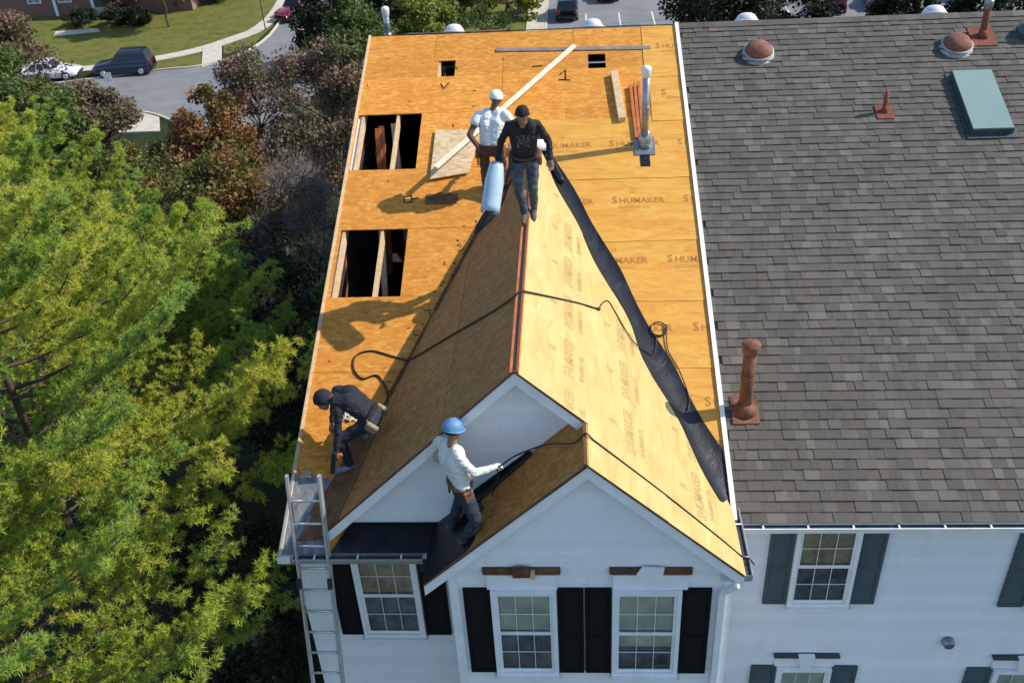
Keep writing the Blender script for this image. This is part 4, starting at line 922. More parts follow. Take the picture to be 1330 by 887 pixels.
for xa in (-6.3, -3.4, 2.6, 5.2):
    wd_ = MB().box(BX+xa, BX+xa+1.3, BY-.1, BY-.002, GZ1+1.2, GZ1+3.0).build('window', M['trim'], B)
    for i in (0, 1):
        for j in (0, 1): MB().box(BX+xa+.08+.6*i, BX+xa+.62+.6*i, BY-.105, BY-.1005, GZ1+1.28+.86*j, GZ1+2.06+.86*j).build('pane', M['room'], wd_)
MB().box(BX-3.9, BX-3.65, BY-.16, BY-.003, GZ1, GZ1+5.8).build('downspout', M['trim'], B)

# ------------------------------------------------------------------ vehicles
def paint(name, c): 
    t = NT(name); t.set(.25, .1, .5); t.col(c); t.b.inputs['Coat Weight'].default_value = .6; return t.m
M['tyre'] = simple('tyre', (.015, .015, .015), .9, var=.2); M['carglass'] = simple('car_glass', (.012, .016, .02), .06, var=.1); M['lamp_red'] = simple('tail_lamp', (.35, .02, .02), .3); M['lamp_white'] = simple('head_lamp', (.7, .7, .68), .2)
def car(loc, rz, body, label, kind='suv', L=4.5, Wd=1.85, name='parked_car', cat='car'):
    root = empty(name, (0, 0, 0), label, cat, 'parked cars')
    hw = Wd/2; suv = kind == 'suv'
    belt = 1.02 if suv else .92; roof = 1.72 if suv else 1.42; g = .24
    # (x, z_low, z_top, half width)
    S_ = [(-L/2, .42, belt-.12, hw*.84), (-L/2+.10, .30, belt-.02, hw*.93), (-L/2+.5, g, belt, hw*.99), (0, g, belt, hw), (L/2-1.35, g, belt, hw), (L/2-1.2, g, belt-.02, hw*.99), (L/2-.35, .28, belt-.14 if suv else belt-.2, hw*.95), (L/2-.06, .34, belt-.28, hw*.86), (L/2, .42, belt-.40, hw*.78)]
    vs_, fs = [], []
    for x, z0, z1, h_ in S_:
        c_ = .10; ring = [(-h_+c_*.6, z0), (-h_, z0+c_), (-h_*.99, (z0+z1)/2), (-h_*.95, z1-c_*.7), (-h_*.86, z1), (0, z1+.03), (h_*.86, z1), (h_*.95, z1-c_*.7), (h_*.99, (z0+z1)/2), (h_, z0+c_), (h_-c_*.6, z0)]
        vs_ += [(x, a, b) for a, b in ring]
    k = 11
    for i in range(len(S_)-1):
        for j in range(k): fs.append((i*k+j, i*k+(j+1) % k, (i+1)*k+(j+1) % k, (i+1)*k+j))
    fs += [tuple(range(k)), tuple(range((len(S_)-1)*k+k-1, (len(S_)-1)*k-1, -1))]
    mb = MB(); mb.add(vs_, fs, 0, True)
    xr0 = -L/2+(.12 if suv else .75); xr1 = L/2-1.45; tr0 = xr0+(.22 if suv else .55); tr1 = xr1-.62
    b = hw*.93; tw = hw*.72; cb = belt-.02
    cab = [(xr0, -b, cb), (xr1, -b, cb), (xr1, b, cb), (xr0, b, cb), (tr0, -tw, roof), (tr1, -tw, roof), (tr1, tw, roof), (tr0, tw, roof)]
    mb.hexa(cab); bd = mb.build('body', body, root)
    def lerp(a, b_, t_): return Vector(a).lerp(Vector(b_), t_)
    def pane(q0, q1, q2, q3, u0, u1, v0, v1):
        def P_(u, v_): return lerp(lerp(q0, q1, u), lerp(q3, q2, u), v_)
        pts = [P_(u0, v0), P_(u1, v0), P_(u1, v1), P_(u0, v1)]; n_ = (pts[1]-pts[0]).cross(pts[2]-pts[0]).normalized()
        MB().slab([p_+n_*.006 for p_ in pts], n_, .01).build('window', M['carglass'], bd)
    for side in (0, 1):
        q = (cab[0], cab[1], cab[5], cab[4]) if side == 0 else (cab[2], cab[3], cab[7], cab[6])
        for u0, u1 in ((.05, .34), (.37, .64), (.67, .95)): pane(*q, *((u0, u1) if side == 0 else (1-u1, 1-u0)), .14, .88)
    pane(cab[1], cab[2], cab[6], cab[5], .07, .93, .1, .92); pane(cab[3], cab[0], cab[4], cab[7], .08, .92, .15, .88)
    for sx in (-L/2+.82, L/2-.85):
        for sy in (-1, 1):
            tb = MB().lathe([(.20, -.10), (.33, -.10), (.345, -.06), (.345, .06), (.33, .10), (.20, .10)], (sx, sy*(hw-.09), .345), (0, 1, 0), 20).build('wheel', M['tyre'], root)
            MB().lathe([(.03, .08), (.2, .095), (.215, .105), (.19, .112), (.05, .11)], (sx, sy*(hw-.09), .345), (0, sy, 0), 16).build('rim', M['alu'], tb)
    for sy in (-1, 1):
        MB().box(L/2-.16, L/2-.03, sy*hw*.62-.16, sy*hw*.62+.16, belt-.44, belt-.31).build('headlight', M['lamp_white'], root)
        MB().box(-L/2-.012, -L/2+.08, sy*hw*.72-.08, sy*hw*.72+.08, belt-.30, belt+.0).build('tail_light', M['lamp_red'], root)
    MB().box(-L/2-.05, -L/2+.12, -hw*.8, hw*.8, .36, .52).build('bumper', M['dark'], root); MB().box(L/2-.14, L/2+.03, -hw*.74, hw*.74, .34, .46).build('bumper', M['dark'], root)
    if kind == 'suv': 
        for sy in (-1, 1): MB().bar((tr0+.1, sy*tw*.9, roof+.05), (tr1-.05, sy*tw*.9, roof+.05), .04, .04).build('roof_rail', M['dark'], root)
    root.location = loc; root.rotation_euler = (0, 0, rz); return root
zr = -7.988
a, b = ground_px(130, 97, zr), ground_px(200, 92, zr); c = (a+b)/2; ang = math.atan2(a[1]-b[1], a[0]-b[0])
car((c[0], c[1]-.2, zr), ang, paint('navy_paint', (.014, .018, .045)), 'dark navy sport utility car parked along the kerb behind the white car', L=4.5)
dv = Vector((math.cos(ang), math.sin(ang), 0))
car((c[0]+dv.x*5.6, c[1]-.2+dv.y*5.6, zr), ang+math.pi, paint('white_paint', (.74, .74, .73)), 'white car parked nose to nose with the navy car', 'sedan', L=4.5)
q = ground_px(386, 22, zr); car((q[0], q[1], zr), math.atan2(12, 5.5)+math.pi, paint('red_paint', (.23, .022, .035)), 'dark red car parked on the street beyond the bend', 'suv', L=4.4)
q = ground_px(735, 30, zr); car((q[0]+.1, q[1]+2.2, zr), R(90), paint('black_paint', (.012, .013, .016)), 'black car parked in the court beside the white footpath', 'suv')
q = ground_px(785, 6, zr); car((q[0]+.4, q[1]+2.4, zr), R(88), paint('charcoal_paint', (.02, .021, .026)), 'charcoal sedan parked farther along the court', 'sedan')
q = ground_px(1084, 14, zr); car((q[0], q[1]+.8, zr), R(82), paint('maroon_paint', (.06, .012, .025)), 'dark maroon car parked behind the shingled ridge', 'suv')
q = ground_px(1142, 10, zr); car((q[0], q[1]+1.0, zr), R(82), paint('blue_paint', (.05, .09, .18)), 'pale blue car parked beside the maroon car', 'sedan')
q = ground_px(1262, 4, zr); car((q[0], q[1]+1.6, zr), R(80), paint('blue_dark_paint', (.02, .05, .13)), 'deep blue car parked behind the rusty pipe', 'sedan')
# street sign and lamp post
q = ground_px(152, 142); sg = empty('street_sign', (q[0], q[1], GZ1), 'small white street sign on a grey post before the navy car', 'sign')
MB().tube([(q[0], q[1], GZ1-.1), (q[0], q[1], GZ1+2.5)], .035).build('post', M['galv'], sg); MB().box(q[0]-.28, q[0]+.28, q[1]-.05, q[1]-.037, GZ1+1.95, GZ1+2.6).build('sign_board', M['edge_white'], sg)
q = ground_px(865, 26); lp = empty('lamp_post', (q[0], q[1], GZ1), 'thin dark lamp post standing in the parking court', 'lamp post')
MB().tube([(q[0], q[1], GZ1-.1), (q[0], q[1], GZ1+5)], [.06, .04]).build('pole', M['dark'], lp); MB().lathe([(.05, 0), (.2, .05), (.18, .25), (.05, .4)], (q[0], q[1], GZ1+5)).build('lantern', M['dark'], lp)
q = ground_px(345, 40); lp = empty('lamp_post', (q[0], q[1], GZ1), 'thin grey post beside the footpath near the red car', 'lamp post')
MB().tube([(q[0], q[1], GZ1-.1), (q[0], q[1], GZ1+3.4)], [.05, .04]).build('pole', M['dark'], lp); MB().lathe([(.05, 0), (.16, .05), (.14, .25), (.04, .36)], (q[0], q[1], GZ1+3.4)).build('lantern', M['dark'], lp)
# joints in metres, world axes
PEOPLE = {
 'hoodie': dict(pel=(2.985,3.84,9.64), chest=(2.98,3.74,9.97), neck=(2.985,3.64,10.16), head=(2.99,3.54,10.29), face=(.05,-.75,-.65),
   shL=(2.80,3.70,10.11), elL=(2.68,3.76,9.84), haL=(2.62,3.63,9.60), shR=(3.17,3.70,10.11), elR=(3.31,3.74,9.84), haR=(3.33,3.62,9.61),
   hipL=(2.89,3.84,9.60), knL=(2.89,3.60,9.25), anL=(2.95,3.68,8.87), toL=(2.945,3.52,8.82), hipR=(3.08,3.85,9.60), knR=(3.08,3.76,9.20), anR=(3.07,3.98,8.80), toR=(3.07,3.82,8.72)),
 'white_tee': dict(pel=(2.39,5.48,9.08), chest=(2.42,5.55,9.42), neck=(2.45,5.62,9.61), head=(2.50,5.67,9.75), face=(.55,.8,-.2),
   shL=(2.23,5.58,9.54), elL=(2.09,5.42,9.30), haL=(2.22,5.40,9.09), shR=(2.63,5.56,9.55), elR=(2.73,5.71,9.30), haR=(2.61,5.88,9.18),
   hipL=(2.29,5.48,9.04), knL=(2.26,5.62,8.68), anL=(2.28,5.42,8.32), toL=(2.32,5.58,8.33), hipR=(2.48,5.49,9.04), knR=(2.54,5.68,8.70), anR=(2.51,5.52,8.38), toR=(2.57,5.68,8.40)),
 'bent': dict(pel=(1.04,1.30,7.27), chest=(.78,1.36,7.49), neck=(.57,1.38,7.53), head=(.44,1.36,7.45), face=(-.65,-.25,-.72),
   shL=(.65,1.18,7.43), elL=(.64,1.05,7.16), haL=(.60,.97,6.93), shR=(.63,1.55,7.49), elR=(.49,1.63,7.24), haR=(.46,1.46,7.00),
   hipL=(1.00,1.20,7.22), knL=(.66,1.08,7.06), anL=(.72,1.04,6.69), toL=(.58,.98,6.635), hipR=(1.04,1.41,7.22), knR=(.80,1.56,7.08), anR=(1.06,1.50,6.85), toR=(.92,1.46,6.80)),
 'helmet': dict(pel=(2.30,-.14,7.44), chest=(2.24,-.12,7.75), neck=(2.24,-.09,7.94), head=(2.27,-.05,8.08), face=(.75,.55,-.25),
   shL=(2.08,.06,7.88), elL=(1.96,.10,7.63), haL=(2.02,.24,7.40), shR=(2.33,-.24,7.88), elR=(2.50,-.26,7.67), haR=(2.70,-.12,7.63),
   hipL=(2.26,-.06,7.40), knL=(2.26,.06,7.02), anL=(2.13,.02,6.66), toL=(2.26,.10,6.75), hipR=(2.35,-.24,7.40), knR=(2.47,-.36,7.07), anR=(2.33,-.40,6.83), toR=(2.47,-.38,6.95)),
}
# ------------------------------------------------------------------ people
def cloth(name, c, var=.2, rough=.85): return simple(name, c, rough, var=var, scale=14, bump=.35, bscale=26)
PM = dict(skin=simple('skin_tan', (.28, .14, .085), .55, var=.1, scale=20), skin_dark=simple('skin_brown', (.15, .07, .045), .55, var=.1, scale=20),
 black=cloth('black_cloth', (.012, .012, .015)), navy=cloth('navy_cloth', (.014, .016, .026)), white=cloth('white_cloth', (.74, .76, .76), .08), cream=cloth('cream_cloth', (.66, .67, .62), .1),
 jeans=cloth('blue_jeans', (.060, .072, .095), .6), jeans_dark=cloth('dark_jeans', (.022, .030, .05), .4), brown=cloth('brown_cloth', (.085, .042, .03), .3), shoe=cloth('work_boot', (.09, .075, .065), .4), shoe_grey=cloth('grey_shoe', (.24, .26, .30), .4),
 hair=cloth('dark_hair', (.008, .007, .006)), leather=simple('tool_leather', (.17, .07, .035), .7, var=.4, scale=14, bump=.3), tan=simple('tan_bag', (.30, .23, .15), .8, var=.4, scale=12), helmet=simple('blue_helmet', (.10, .24, .44), .5, var=.08), grey_print=cloth('grey_print', (.12, .12, .125)), glove=cloth('work_glove', (.60, .62, .60), .15))
def person(key, label, mats, J, hat=None):
    """mats: dict of torso, arm, fore, hand, leg, foot, skin"""
    J = {k: Vector(v) for k, v in J.items()}; zf = min(J['toL'].z, J['toR'].z)-.04
    root = empty('person', (J['pel'].x, J['pel'].y, zf), label, 'person', 'roofing crew')
    bones = []
    def bone(a, b, ra, rb, tg): bones.append((Vector(a), Vector(b), ra, rb, tg))
    side = (J['shR']-J['shL']).normalized(); spine = (J['neck']-J['pel']).normalized(); front = spine.cross(side)
    if front.dot(J['face']) < 0: front = -front
    hs = (J['hipR']-J['hipL']).normalized()
    bone(J['hipL'], J['hipR'], .115, .115, 'leg'); 
    for s_ in (-1, 1):
        wa = J['pel']+hs*s_*.055+spine*.06; wb = J['chest']+side*s_*.075; bone(wa, wb, .108, .118, 'torso'); bone(wb, J['neck']+side*s_*.09-spine*.06, .118, .085, 'torso')
    bone(J['neck']-spine*.05, J['shL']+(J['neck']-J['shL'])*.12-spine*.01, .058, .052, 'torso'); bone(J['neck']-spine*.05, J['shR']+(J['neck']-J['shR'])*.12-spine*.01, .058, .052, 'torso'); bone(J['shL']+side*.03-spine*.04, J['shR']-side*.03-spine*.04, .06, .06, 'torso'); bone(J['neck']-spine*.05, J['head'], .056, .052, 'skin')
    fd = J['face'].normalized(); hu = (J['head']-J['neck']).normalized(); hu = (hu-fd*hu.dot(fd)).normalized(); hx = fd.cross(hu)
    hc = J['head']
    bone(hc+hu*.035-fd*.018, hc+hu*.030+fd*.012, .088, .082, 'skin'); bone(hc-hu*.03+fd*.02, hc-hu*.065+fd*.045, .068, .045, 'skin')
    bone(hc+hu*.01+fd*.085, hc-hu*.022+fd*.103, .011, .015, 'skin')
    bone(hc+hu*.035+fd*.082-hx*.03, hc+hu*.035+fd*.082+hx*.03, .013, .013, 'skin'); bone(hc-hu*.052+fd*.085-hx*.015, hc-hu*.052+fd*.085+hx*.015, .011, .011, 'lip')
    for s_ in (-1, 1): bone(hc+hx*s_*.088+hu*.015-fd*.01, hc+hx*s_*.092-hu*.02-fd*.005, .016, .012, 'skin')
    for q in 'LR':
        sh, el, ha = J['sh'+q], J['el'+q], J['ha'+q]; bone(sh-spine*.015, el, .054, .046, 'arm'); bone(el, el.lerp(ha, .85), .046, .036, 'fore'); bone(el.lerp(ha, .85), ha, .032, .030, 'hand')
        d = (ha-el).normalized(); pn = d.cross(side).normalized() if abs(d.dot(side)) < .95 else d.cross(front).normalized(); sx = d.cross(pn).normalized()
        curl = (front*.6-spine*.2); curl = (curl-d*curl.dot(d)); curl = curl.normalized() if curl.length > 1e-3 else pn; sx = d.cross(curl).normalized()
        pc = ha+d*.055
        for k in (-1, 0, 1): bone(ha+sx*k*.012, pc+sx*k*.024, .018, .017, 'hand')
        for k, ln in zip((-1.5, -.5, .5, 1.5), (.062, .076, .082, .072)):
            a = pc+sx*k*.0185+d*.012; b = a+(d*.75+curl*.5).normalized()*ln*.55; c = b+(d*.25+curl*.9).normalized()*ln*.55; bone(a, b, .0105, .0095, 'hand'); bone(b, c, .0095, .0082, 'hand')
        a = ha+sx*.022+d*.012; b = a+(sx*.75+d*.5+curl*.35).normalized()*.04; bone(a, b, .0125, .011, 'hand'); bone(b, b+(d*.7+curl*.6).normalized()*.03, .011, .009, 'hand')
        hp, kn, an, to = J['hip'+q], J['kn'+q], J['an'+q], J['to'+q]; bone(hp, kn, .098, .066, 'leg'); bone(kn, an, .066, .050, 'leg')
        fdv = (to-an); fl = Vector((fdv.x, fdv.y, 0)).normalized(); gn = (J['an'+q]-Vector((0, 0, .055)))
        bone(an, an-Vector((0, 0, .03)), .048, .048, 'foot'); bone(gn-fl*.055, to, .040, .040, 'foot'); bone(to, to+fdv.normalized()*.05, .043, .033, 'foot')
    bm = bmesh.new()
    for (a, b, ra, rb, tg) in bones:
        d = b-a; L = d.length
        for p_, r_ in ((a, ra), (b, rb)): bmesh.ops.create_icosphere(bm, subdivisions=2, radius=r_, matrix=Matrix.Translation(p_))
        if L > 1e-4: bmesh.ops.create_cone(bm, cap_ends=True, segments=12, radius1=ra, radius2=rb, depth=L, matrix=Matrix.Translation((a+b)/2) @ d.to_track_quat('Z', 'Y').to_matrix().to_4x4())
    me = bpy.data.meshes.new('body'); bm.to_mesh(me); bm.free()
    o = bpy.data.objects.new('body', me); C.objects.link(o)
    rm = o.modifiers.new('r', 'REMESH'); rm.mode = 'VOXEL'; rm.voxel_size = .0095; sm = o.modifiers.new('s', 'SMOOTH'); sm.factor = .5; sm.iterations = 4
    bpy.context.view_layer.update(); me2 = bpy.data.meshes.new_from_object(o.evaluated_get(bpy.context.evaluated_depsgraph_get())); bpy.data.objects.remove(o)
    nv = len(me2.vertices); co = np.empty(nv*3, np.float32); me2.vertices.foreach_get('co', co); co = co.reshape(-1, 3); no = np.empty(nv*3, np.float32); me2.vertices.foreach_get('normal', no); no = no.reshape(-1, 3)
    best = np.full(nv, 1e9); idx = np.zeros(nv, int); tgs = sorted({b[4] for b in bones})
    for (a, b, ra, rb, tg) in bones:
        A, Bv = np.array(a), np.array(b); d = Bv-A; l2 = max(d@d, 1e-9); u = np.clip((co-A)@d/l2, 0, 1); ds = np.linalg.norm(co-(A+u[:, None]*d), axis=1)-(ra+(rb-ra)*u)
        k = ds < best; best[k] = ds[k]; idx[k] = tgs.index(tg)
    # shirt hem over the trousers
    ps = np.array(J['pel']); sp = np.array(spine); hgt = (co-ps)@sp; hem = mats.get('hem', .02)
    isleg = idx == tgs.index('leg'); istor = idx == tgs.index('torso'); idx[isleg & (hgt > hem)] = tgs.index('torso'); idx[istor & (hgt < hem)] = tgs.index('leg')
    if 'logo' in mats:
        fr_ = np.array(front); sd2 = np.array(side); ch = np.array(J['chest']); a1 = (co-ch)@sd2; a2 = (co-ch)@sp; a3 = no@fr_
        pat = np.array([noise.noise(Vector((float(u)*38, float(v)*60, 3.0))) for u, v in zip(a1, a2)])
        mk = (idx == tgs.index('torso')) & (np.abs(a1) < .085) & (a2 > -.13) & (a2 < .05) & (a3 > .35) & (pat > .05); tgs = tgs+['logo']; idx[mk] = tgs.index('logo')
    # folds in the cloth
    cl = [tgs.index(x) for x in ('torso', 'leg', 'arm', 'fore') if not mats[x].startswith('skin')]; ms = np.isin(idx, cl); f1 = np.zeros(nv)
    for i in np.nonzero(ms)[0]:
        p_ = co[i]; f1[i] = noise.noise(Vector((p_[0]*11, p_[1]*11, p_[2]*17)))*.010+abs(noise.noise(Vector((p_[0]*7+p_[2]*9, p_[1]*7, p_[2]*22))))*.012+noise.noise(Vector((p_[0]*30, p_[1]*30, p_[2]*34)))*.005
    co = co+no*f1[:, None].astype(np.float32); me2.vertices.foreach_set('co', co.ravel())
    me2.materials.clear()
    for tg in tgs: me2.materials.append(PM[mats[tg]])
    fv = np.empty(len(me2.loops), np.int32); me2.loops.foreach_get('vertex_index', fv); ls = np.empty(len(me2.polygons), np.int32); me2.polygons.foreach_get('loop_start', ls)
    me2.polygons.foreach_set('material_index', idx[fv[ls]].astype(np.int32)); me2.polygons.foreach_set('use_smooth', np.ones(len(ls), bool)); me2.update()
    link('body', me2, None, root)
    for s_ in (-1, 1): MB().lathe([(.001, -.009), (.0085, -.004), (.0095, .0), (.0085, .004), (.001, .009)], hc+hx*s_*.031+hu*.016+fd*.082, fd, 8).build('eye', PM['hair'], root)
    # hair shell
    def shell(name, mat, r_, lo, hi_front, grow=1.0, off=Vector()):
        vs_, fs = [], []; n1, n2 = 18, 9
        for j in range(n2+1):
            ph = (math.pi*.62)*j/n2
            for i in range(n1):
                th = 2*math.pi*i/n1; fr = math.cos(th); lim = lo if fr < .2 else lo+(hi_front-lo)*min(1, (fr-.2)/.5); p2 = ph*lim
                vs_.append(hc+hu*.03-fd*.008+off+(fd*math.cos(th)*math.sin(p2)*1.10+hx*math.sin(th)*math.sin(p2)*.97+hu*math.cos(p2)*1.03)*r_*(1+(.05 if name == 'hair' else .02)*noise.noise(Vector((math.cos(th)*2.5, math.sin(th)*2.5, ph*4)))))
        for j in range(n2):
            for i in range(n1): fs.append((j*n1+i, j*n1+(i+1) % n1, (j+1)*n1+(i+1) % n1, (j+1)*n1+i))
        return MB().add(vs_, fs, 0, True).build(name, mat, root)
    shell('hair', PM['hair'], .0955, 1.0, .52)
    if hat == 'cap':
        shell('cap', PM['white'], .104, .88, .80); b0 = hc+hu*.055+fd*.095
        MB().slab([b0-hx*.07, b0+fd*.075-hx*.045-hu*.02, b0+fd*.075+hx*.045-hu*.02, b0+hx*.07], hu, .008).build('cap_brim', PM['white'], root)
    if hat == 'helmet':
        hm = shell('helmet', PM['helmet'], .114, .86, .80, off=hu*.012)
        MB().lathe([(.118, 0), (.136, .004), (.136, .012), (.116, .018)], hc+hu*.035, hu, 24).build('helmet_brim', PM['helmet'], root)
        MB().tube([hc+hu*.148-fd*.08, hc+hu*.158, hc+hu*.148+fd*.07], .010, 6).build('helmet_ridge', PM['helmet'], root)
    if hat == 'hood':
        shell('hood', PM[mats['torso']], .118, 1.28, .74, off=-fd*.012)
    if hat == 'hood_down':
        bk_ = J['neck']-front*.07; MB().tube([bk_-side*.09+front*.05, bk_-side*.05-spine*.03, bk_-spine*.06, bk_+side*.05-spine*.03, bk_+side*.09+front*.05], [.03, .045, .05, .045, .03], 8).build('hood', PM[mats['torso']], root)
    return root, J, dict(front=front, side=side, spine=spine, hs=hs)
def belt(root, J, ax, mat, pouch, hammer=True):
    c = J['pel']+ax['spine']*.02; pts = []
    for i in range(25):
        a = 2*math.pi*i/24; pts.append(c+ax['hs']*math.cos(a)*.188+ax['front']*math.sin(a)*.135)
    MB().tube(pts, .021, 6).build('tool_belt', PM[mat], root)
    for s_ in (-1, 1):
        p = c+ax['hs']*s_*.19-ax['spine']*.10+ax['front']*.02; mb = MB(); u = ax['spine']; f = ax['front']; x = ax['hs']
        q = [p+f*a*.07*(1 if d > 0 else .75)+x*b*.034+u*d*h for d, h in ((-1, .085), (1, .085)) for a, b in ((-1, -1), (1, -1), (1, 1), (-1, 1))]; mb.hexa(q); mb.build('pouch', PM[pouch], root, bevel=.015)
    if hammer: p = c-ax['hs']*.2-ax['front']*.08; MB().tube([p, p-Vector((0, 0, .30))], .014, 6).build('hammer_handle', PM['leather'], root)
A = dict(lip='skin', skin='skin')
r1, J1, x1 = person('hoodie', 'man in a black hoodie and jeans walking down the gable ridge, looking down', dict(torso='black', arm='black', fore='black', hand='skin', leg='jeans', foot='shoe', skin='skin', lip='skin', hem=-.03, logo='grey_print'), PEOPLE['hoodie'], 'hood_down')
belt(r1, J1, x1, 'brown', 'leather', False)
r2, J2, x2 = person('white_tee', 'man in a white T-shirt and white cap holding the long pale board', dict(torso='white', arm='skin_dark', fore='skin_dark', hand='skin_dark', leg='brown', foot='shoe', skin='skin_dark', lip='skin_dark', hem=.03), PEOPLE['white_tee'], 'cap')
for q in 'LR': MB().tube([J2['sh'+q].lerp(J2['el'+q], -.22), J2['sh'+q].lerp(J2['el'+q], -.12), J2['sh'+q].lerp(J2['el'+q], .05), J2['sh'+q].lerp(J2['el'+q], .3), J2['sh'+q].lerp(J2['el'+q], .52)], [.025, .058, .072, .073, .077], 14).build('sleeve', PM['white'], r2)
belt(r2, J2, x2, 'brown', 'leather')
r3, J3, x3 = person('bent', 'man in a dark hooded jacket bent over at the roof edge beside the ladder', dict(torso='navy', arm='navy', fore='navy', hand='skin', leg='jeans_dark', foot='shoe_grey', skin='skin', lip='skin', hem=-.02), PEOPLE['bent'], 'hood')
belt(r3, J3, x3, 'black', 'tan')
r4, J4, x4 = person('helmet', 'man in a blue helmet and pale sweatshirt pulling a cord by the gable wall', dict(torso='cream', arm='cream', fore='cream', hand='glove', leg='jeans_dark', foot='shoe', skin='skin', lip='skin', hem=.0), PEOPLE['helmet'], 'helmet')
belt(r4, J4, x4, 'leather', 'leather')

# ------------------------------------------------------------------ ladder
def ladder():
    la = Vector((.43, -2.45, terrain(0))); lb = Vector((.40, .20, 7.24)); d = (lb-la).normalized(); x = Vector((1, 0, 0)); n_ = d.cross(x)
    root = empty('extension_ladder', la, 'aluminium extension ladder leaning on the eave gutter beside the bent man', 'ladder')
    for s_ in (-1, 1):
        mb = MB(); o_ = x*s_*.19; mb.bar(la+o_, lb+o_, .028, .075, n_); mb.bar(la+o_+x*s_*.02+n_*.03, lb+o_+x*s_*.02+n_*.03, .014, .012, n_); mb.build('rail', M['alu'], root)
        lo = la+o_; MB().bar(lo-d*.0+Vector((0, 0, -.03)), lo+Vector((0, -.02, .05)), .06, .13, (0, 1, 0)).build('foot', M['rubber'], root)
    L = (lb-la).length; k = .18
    while k < L-.1:
        p = la+d*k; MB().tube([p-x*.18, p+x*.18], .017, 8).build('rung', M['alu'], root); k += .305
    for s_ in (-1, 1):
        p = la+d*(L-1.5)+x*s_*.19; MB().bar(p-n_*.05, p+d*.13-n_*.05, .05, .05, n_).build('rung_lock', M['dark'], root)
ladder()

# ------------------------------------------------------------------ loose things on the roof
def plank(name, a, b, w_, h_, mat, label, cat='board', group=None, upv=NM):
    o = MB().bar(a, b, w_, h_, upv).build(name, M[mat], bevel=.004); return tag(o, label, cat, group)
plank('long_board', MR(3.68, 8.80, .022), MR(1.50, 5.74, .36), .085, .035, 'lumber_white', 'long pale board running diagonally past the man in the white cap')
plank('metal_strip', MR(2.30, 8.77, .012), MR(5.00, 8.69, .012), .085, .02, 'strip', 'long thin grey brown strip lying along the ridge', 'metal strip')
plank('board', MR(4.34, 8.06, .05), MR(4.43, 6.96, .05), .12, .09, 'lumber', 'pale square timber on the sheathing beside the red strips')
for k, (xa, xb, ya, yb) in enumerate(((4.60, 4.64, 7.75, 6.55), (4.67, 4.69, 7.78, 6.50), (4.74, 4.745, 7.80, 6.62))):
    plank('wood_strip', MR(xa, ya, .035+.012*k), MR(xb, yb, .035), .05, .06, 'lumber_red', ('darkest', 'middle', 'longest')[k]+' reddish wood strip of three lying beside the metal vent pipe', 'wood strip', 'reddish wood strips')
o = MB().slab([MR(1.37, 5.80, .06), MR(1.98, 5.92, .05), MR(2.12, 6.86, .03), MR(1.38, 6.86, .05)], NM, .016).build('plywood_sheet', M['ply']); tag(o, 'pale loose plywood sheet lying beside the man in the white cap', 'plywood')
# small offcut holding the sheet up
o = MB().bar(MR(1.45, 5.9, .02), MR(1.45, 6.7, .02), .06, .04, NM).build('timber_offcut', M['lumber']); tag(o, 'short timber offcut under the pale plywood sheet', 'board')
# curled pale blue sheet held by the man on the ridge
ha = J1['haL']; a_, b_ = ha+Vector((.0, -.02, .02)), ha+Vector((-.10, -.42, -.50)); d = (b_-a_).normalized(); x = d.cross(Vector((0, 1, .3))).normalized(); y = d.cross(x)
vs_ = []; nA, nB_ = 22, 8
for j in range(nB_+1):
    for i in range(nA):
        a = R(-60)+R(290)*i/(nA-1); r_ = .135*(1-.12*i/nA)*(.72+.28*min(1, j/3)); vs_.append(a_.lerp(b_, j/nB_)+(x*math.cos(a)+y*math.sin(a))*r_)
fs = [(j*nA+i, j*nA+i+1, (j+1)*nA+i+1, (j+1)*nA+i) for j in range(nB_) for i in range(nA-1)]
o = MB().add(vs_, fs, 0, True).build('curled_sheet', M['blue_sheet']); sol = o.modifiers.new('s', 'SOLIDIFY'); sol.thickness = .004
tag(o, 'curled pale blue sheet hanging from the hand of the man in the black hoodie', 'sheet')
# white roll lying across the top of the gable
c0, c1 = MR(2.62, 6.42, .10), MR(3.26, 6.40, .10)
rl = empty('membrane_roll', c0, 'white roll of membrane lying behind the man in the black hoodie', 'roll')
MB().tube([c0, c0+(c1-c0)*.5, c1], .09, 20).build('roll', M['edge_white'], rl); MB().tube([c0-Vector((.03, 0, 0)), c1+Vector((.03, 0, 0))], .03, 12).build('core', M['lumber'], rl)
MB().slab([MR(2.62, 6.34, .016), MR(3.26, 6.32, .016), MR(3.26, 6.05, .03), MR(2.62, 6.05, .03)][::1], NM, .004).build('roll_shadow', M['membrane'], rl)  # black slab standing in for the shadow under the roll
# black membrane roll at the top of the right valley
c0, c1 = GR(3.22, 6.05, .07), GR(3.40, 5.62, .06)
rl = empty('membrane_roll', c0, 'black membrane roll at the top of the dark valley strip', 'roll')
MB().tube([c0.lerp(c1, k/8) for k in range(9)], .055, 16).build('roll', M['membrane'], rl)
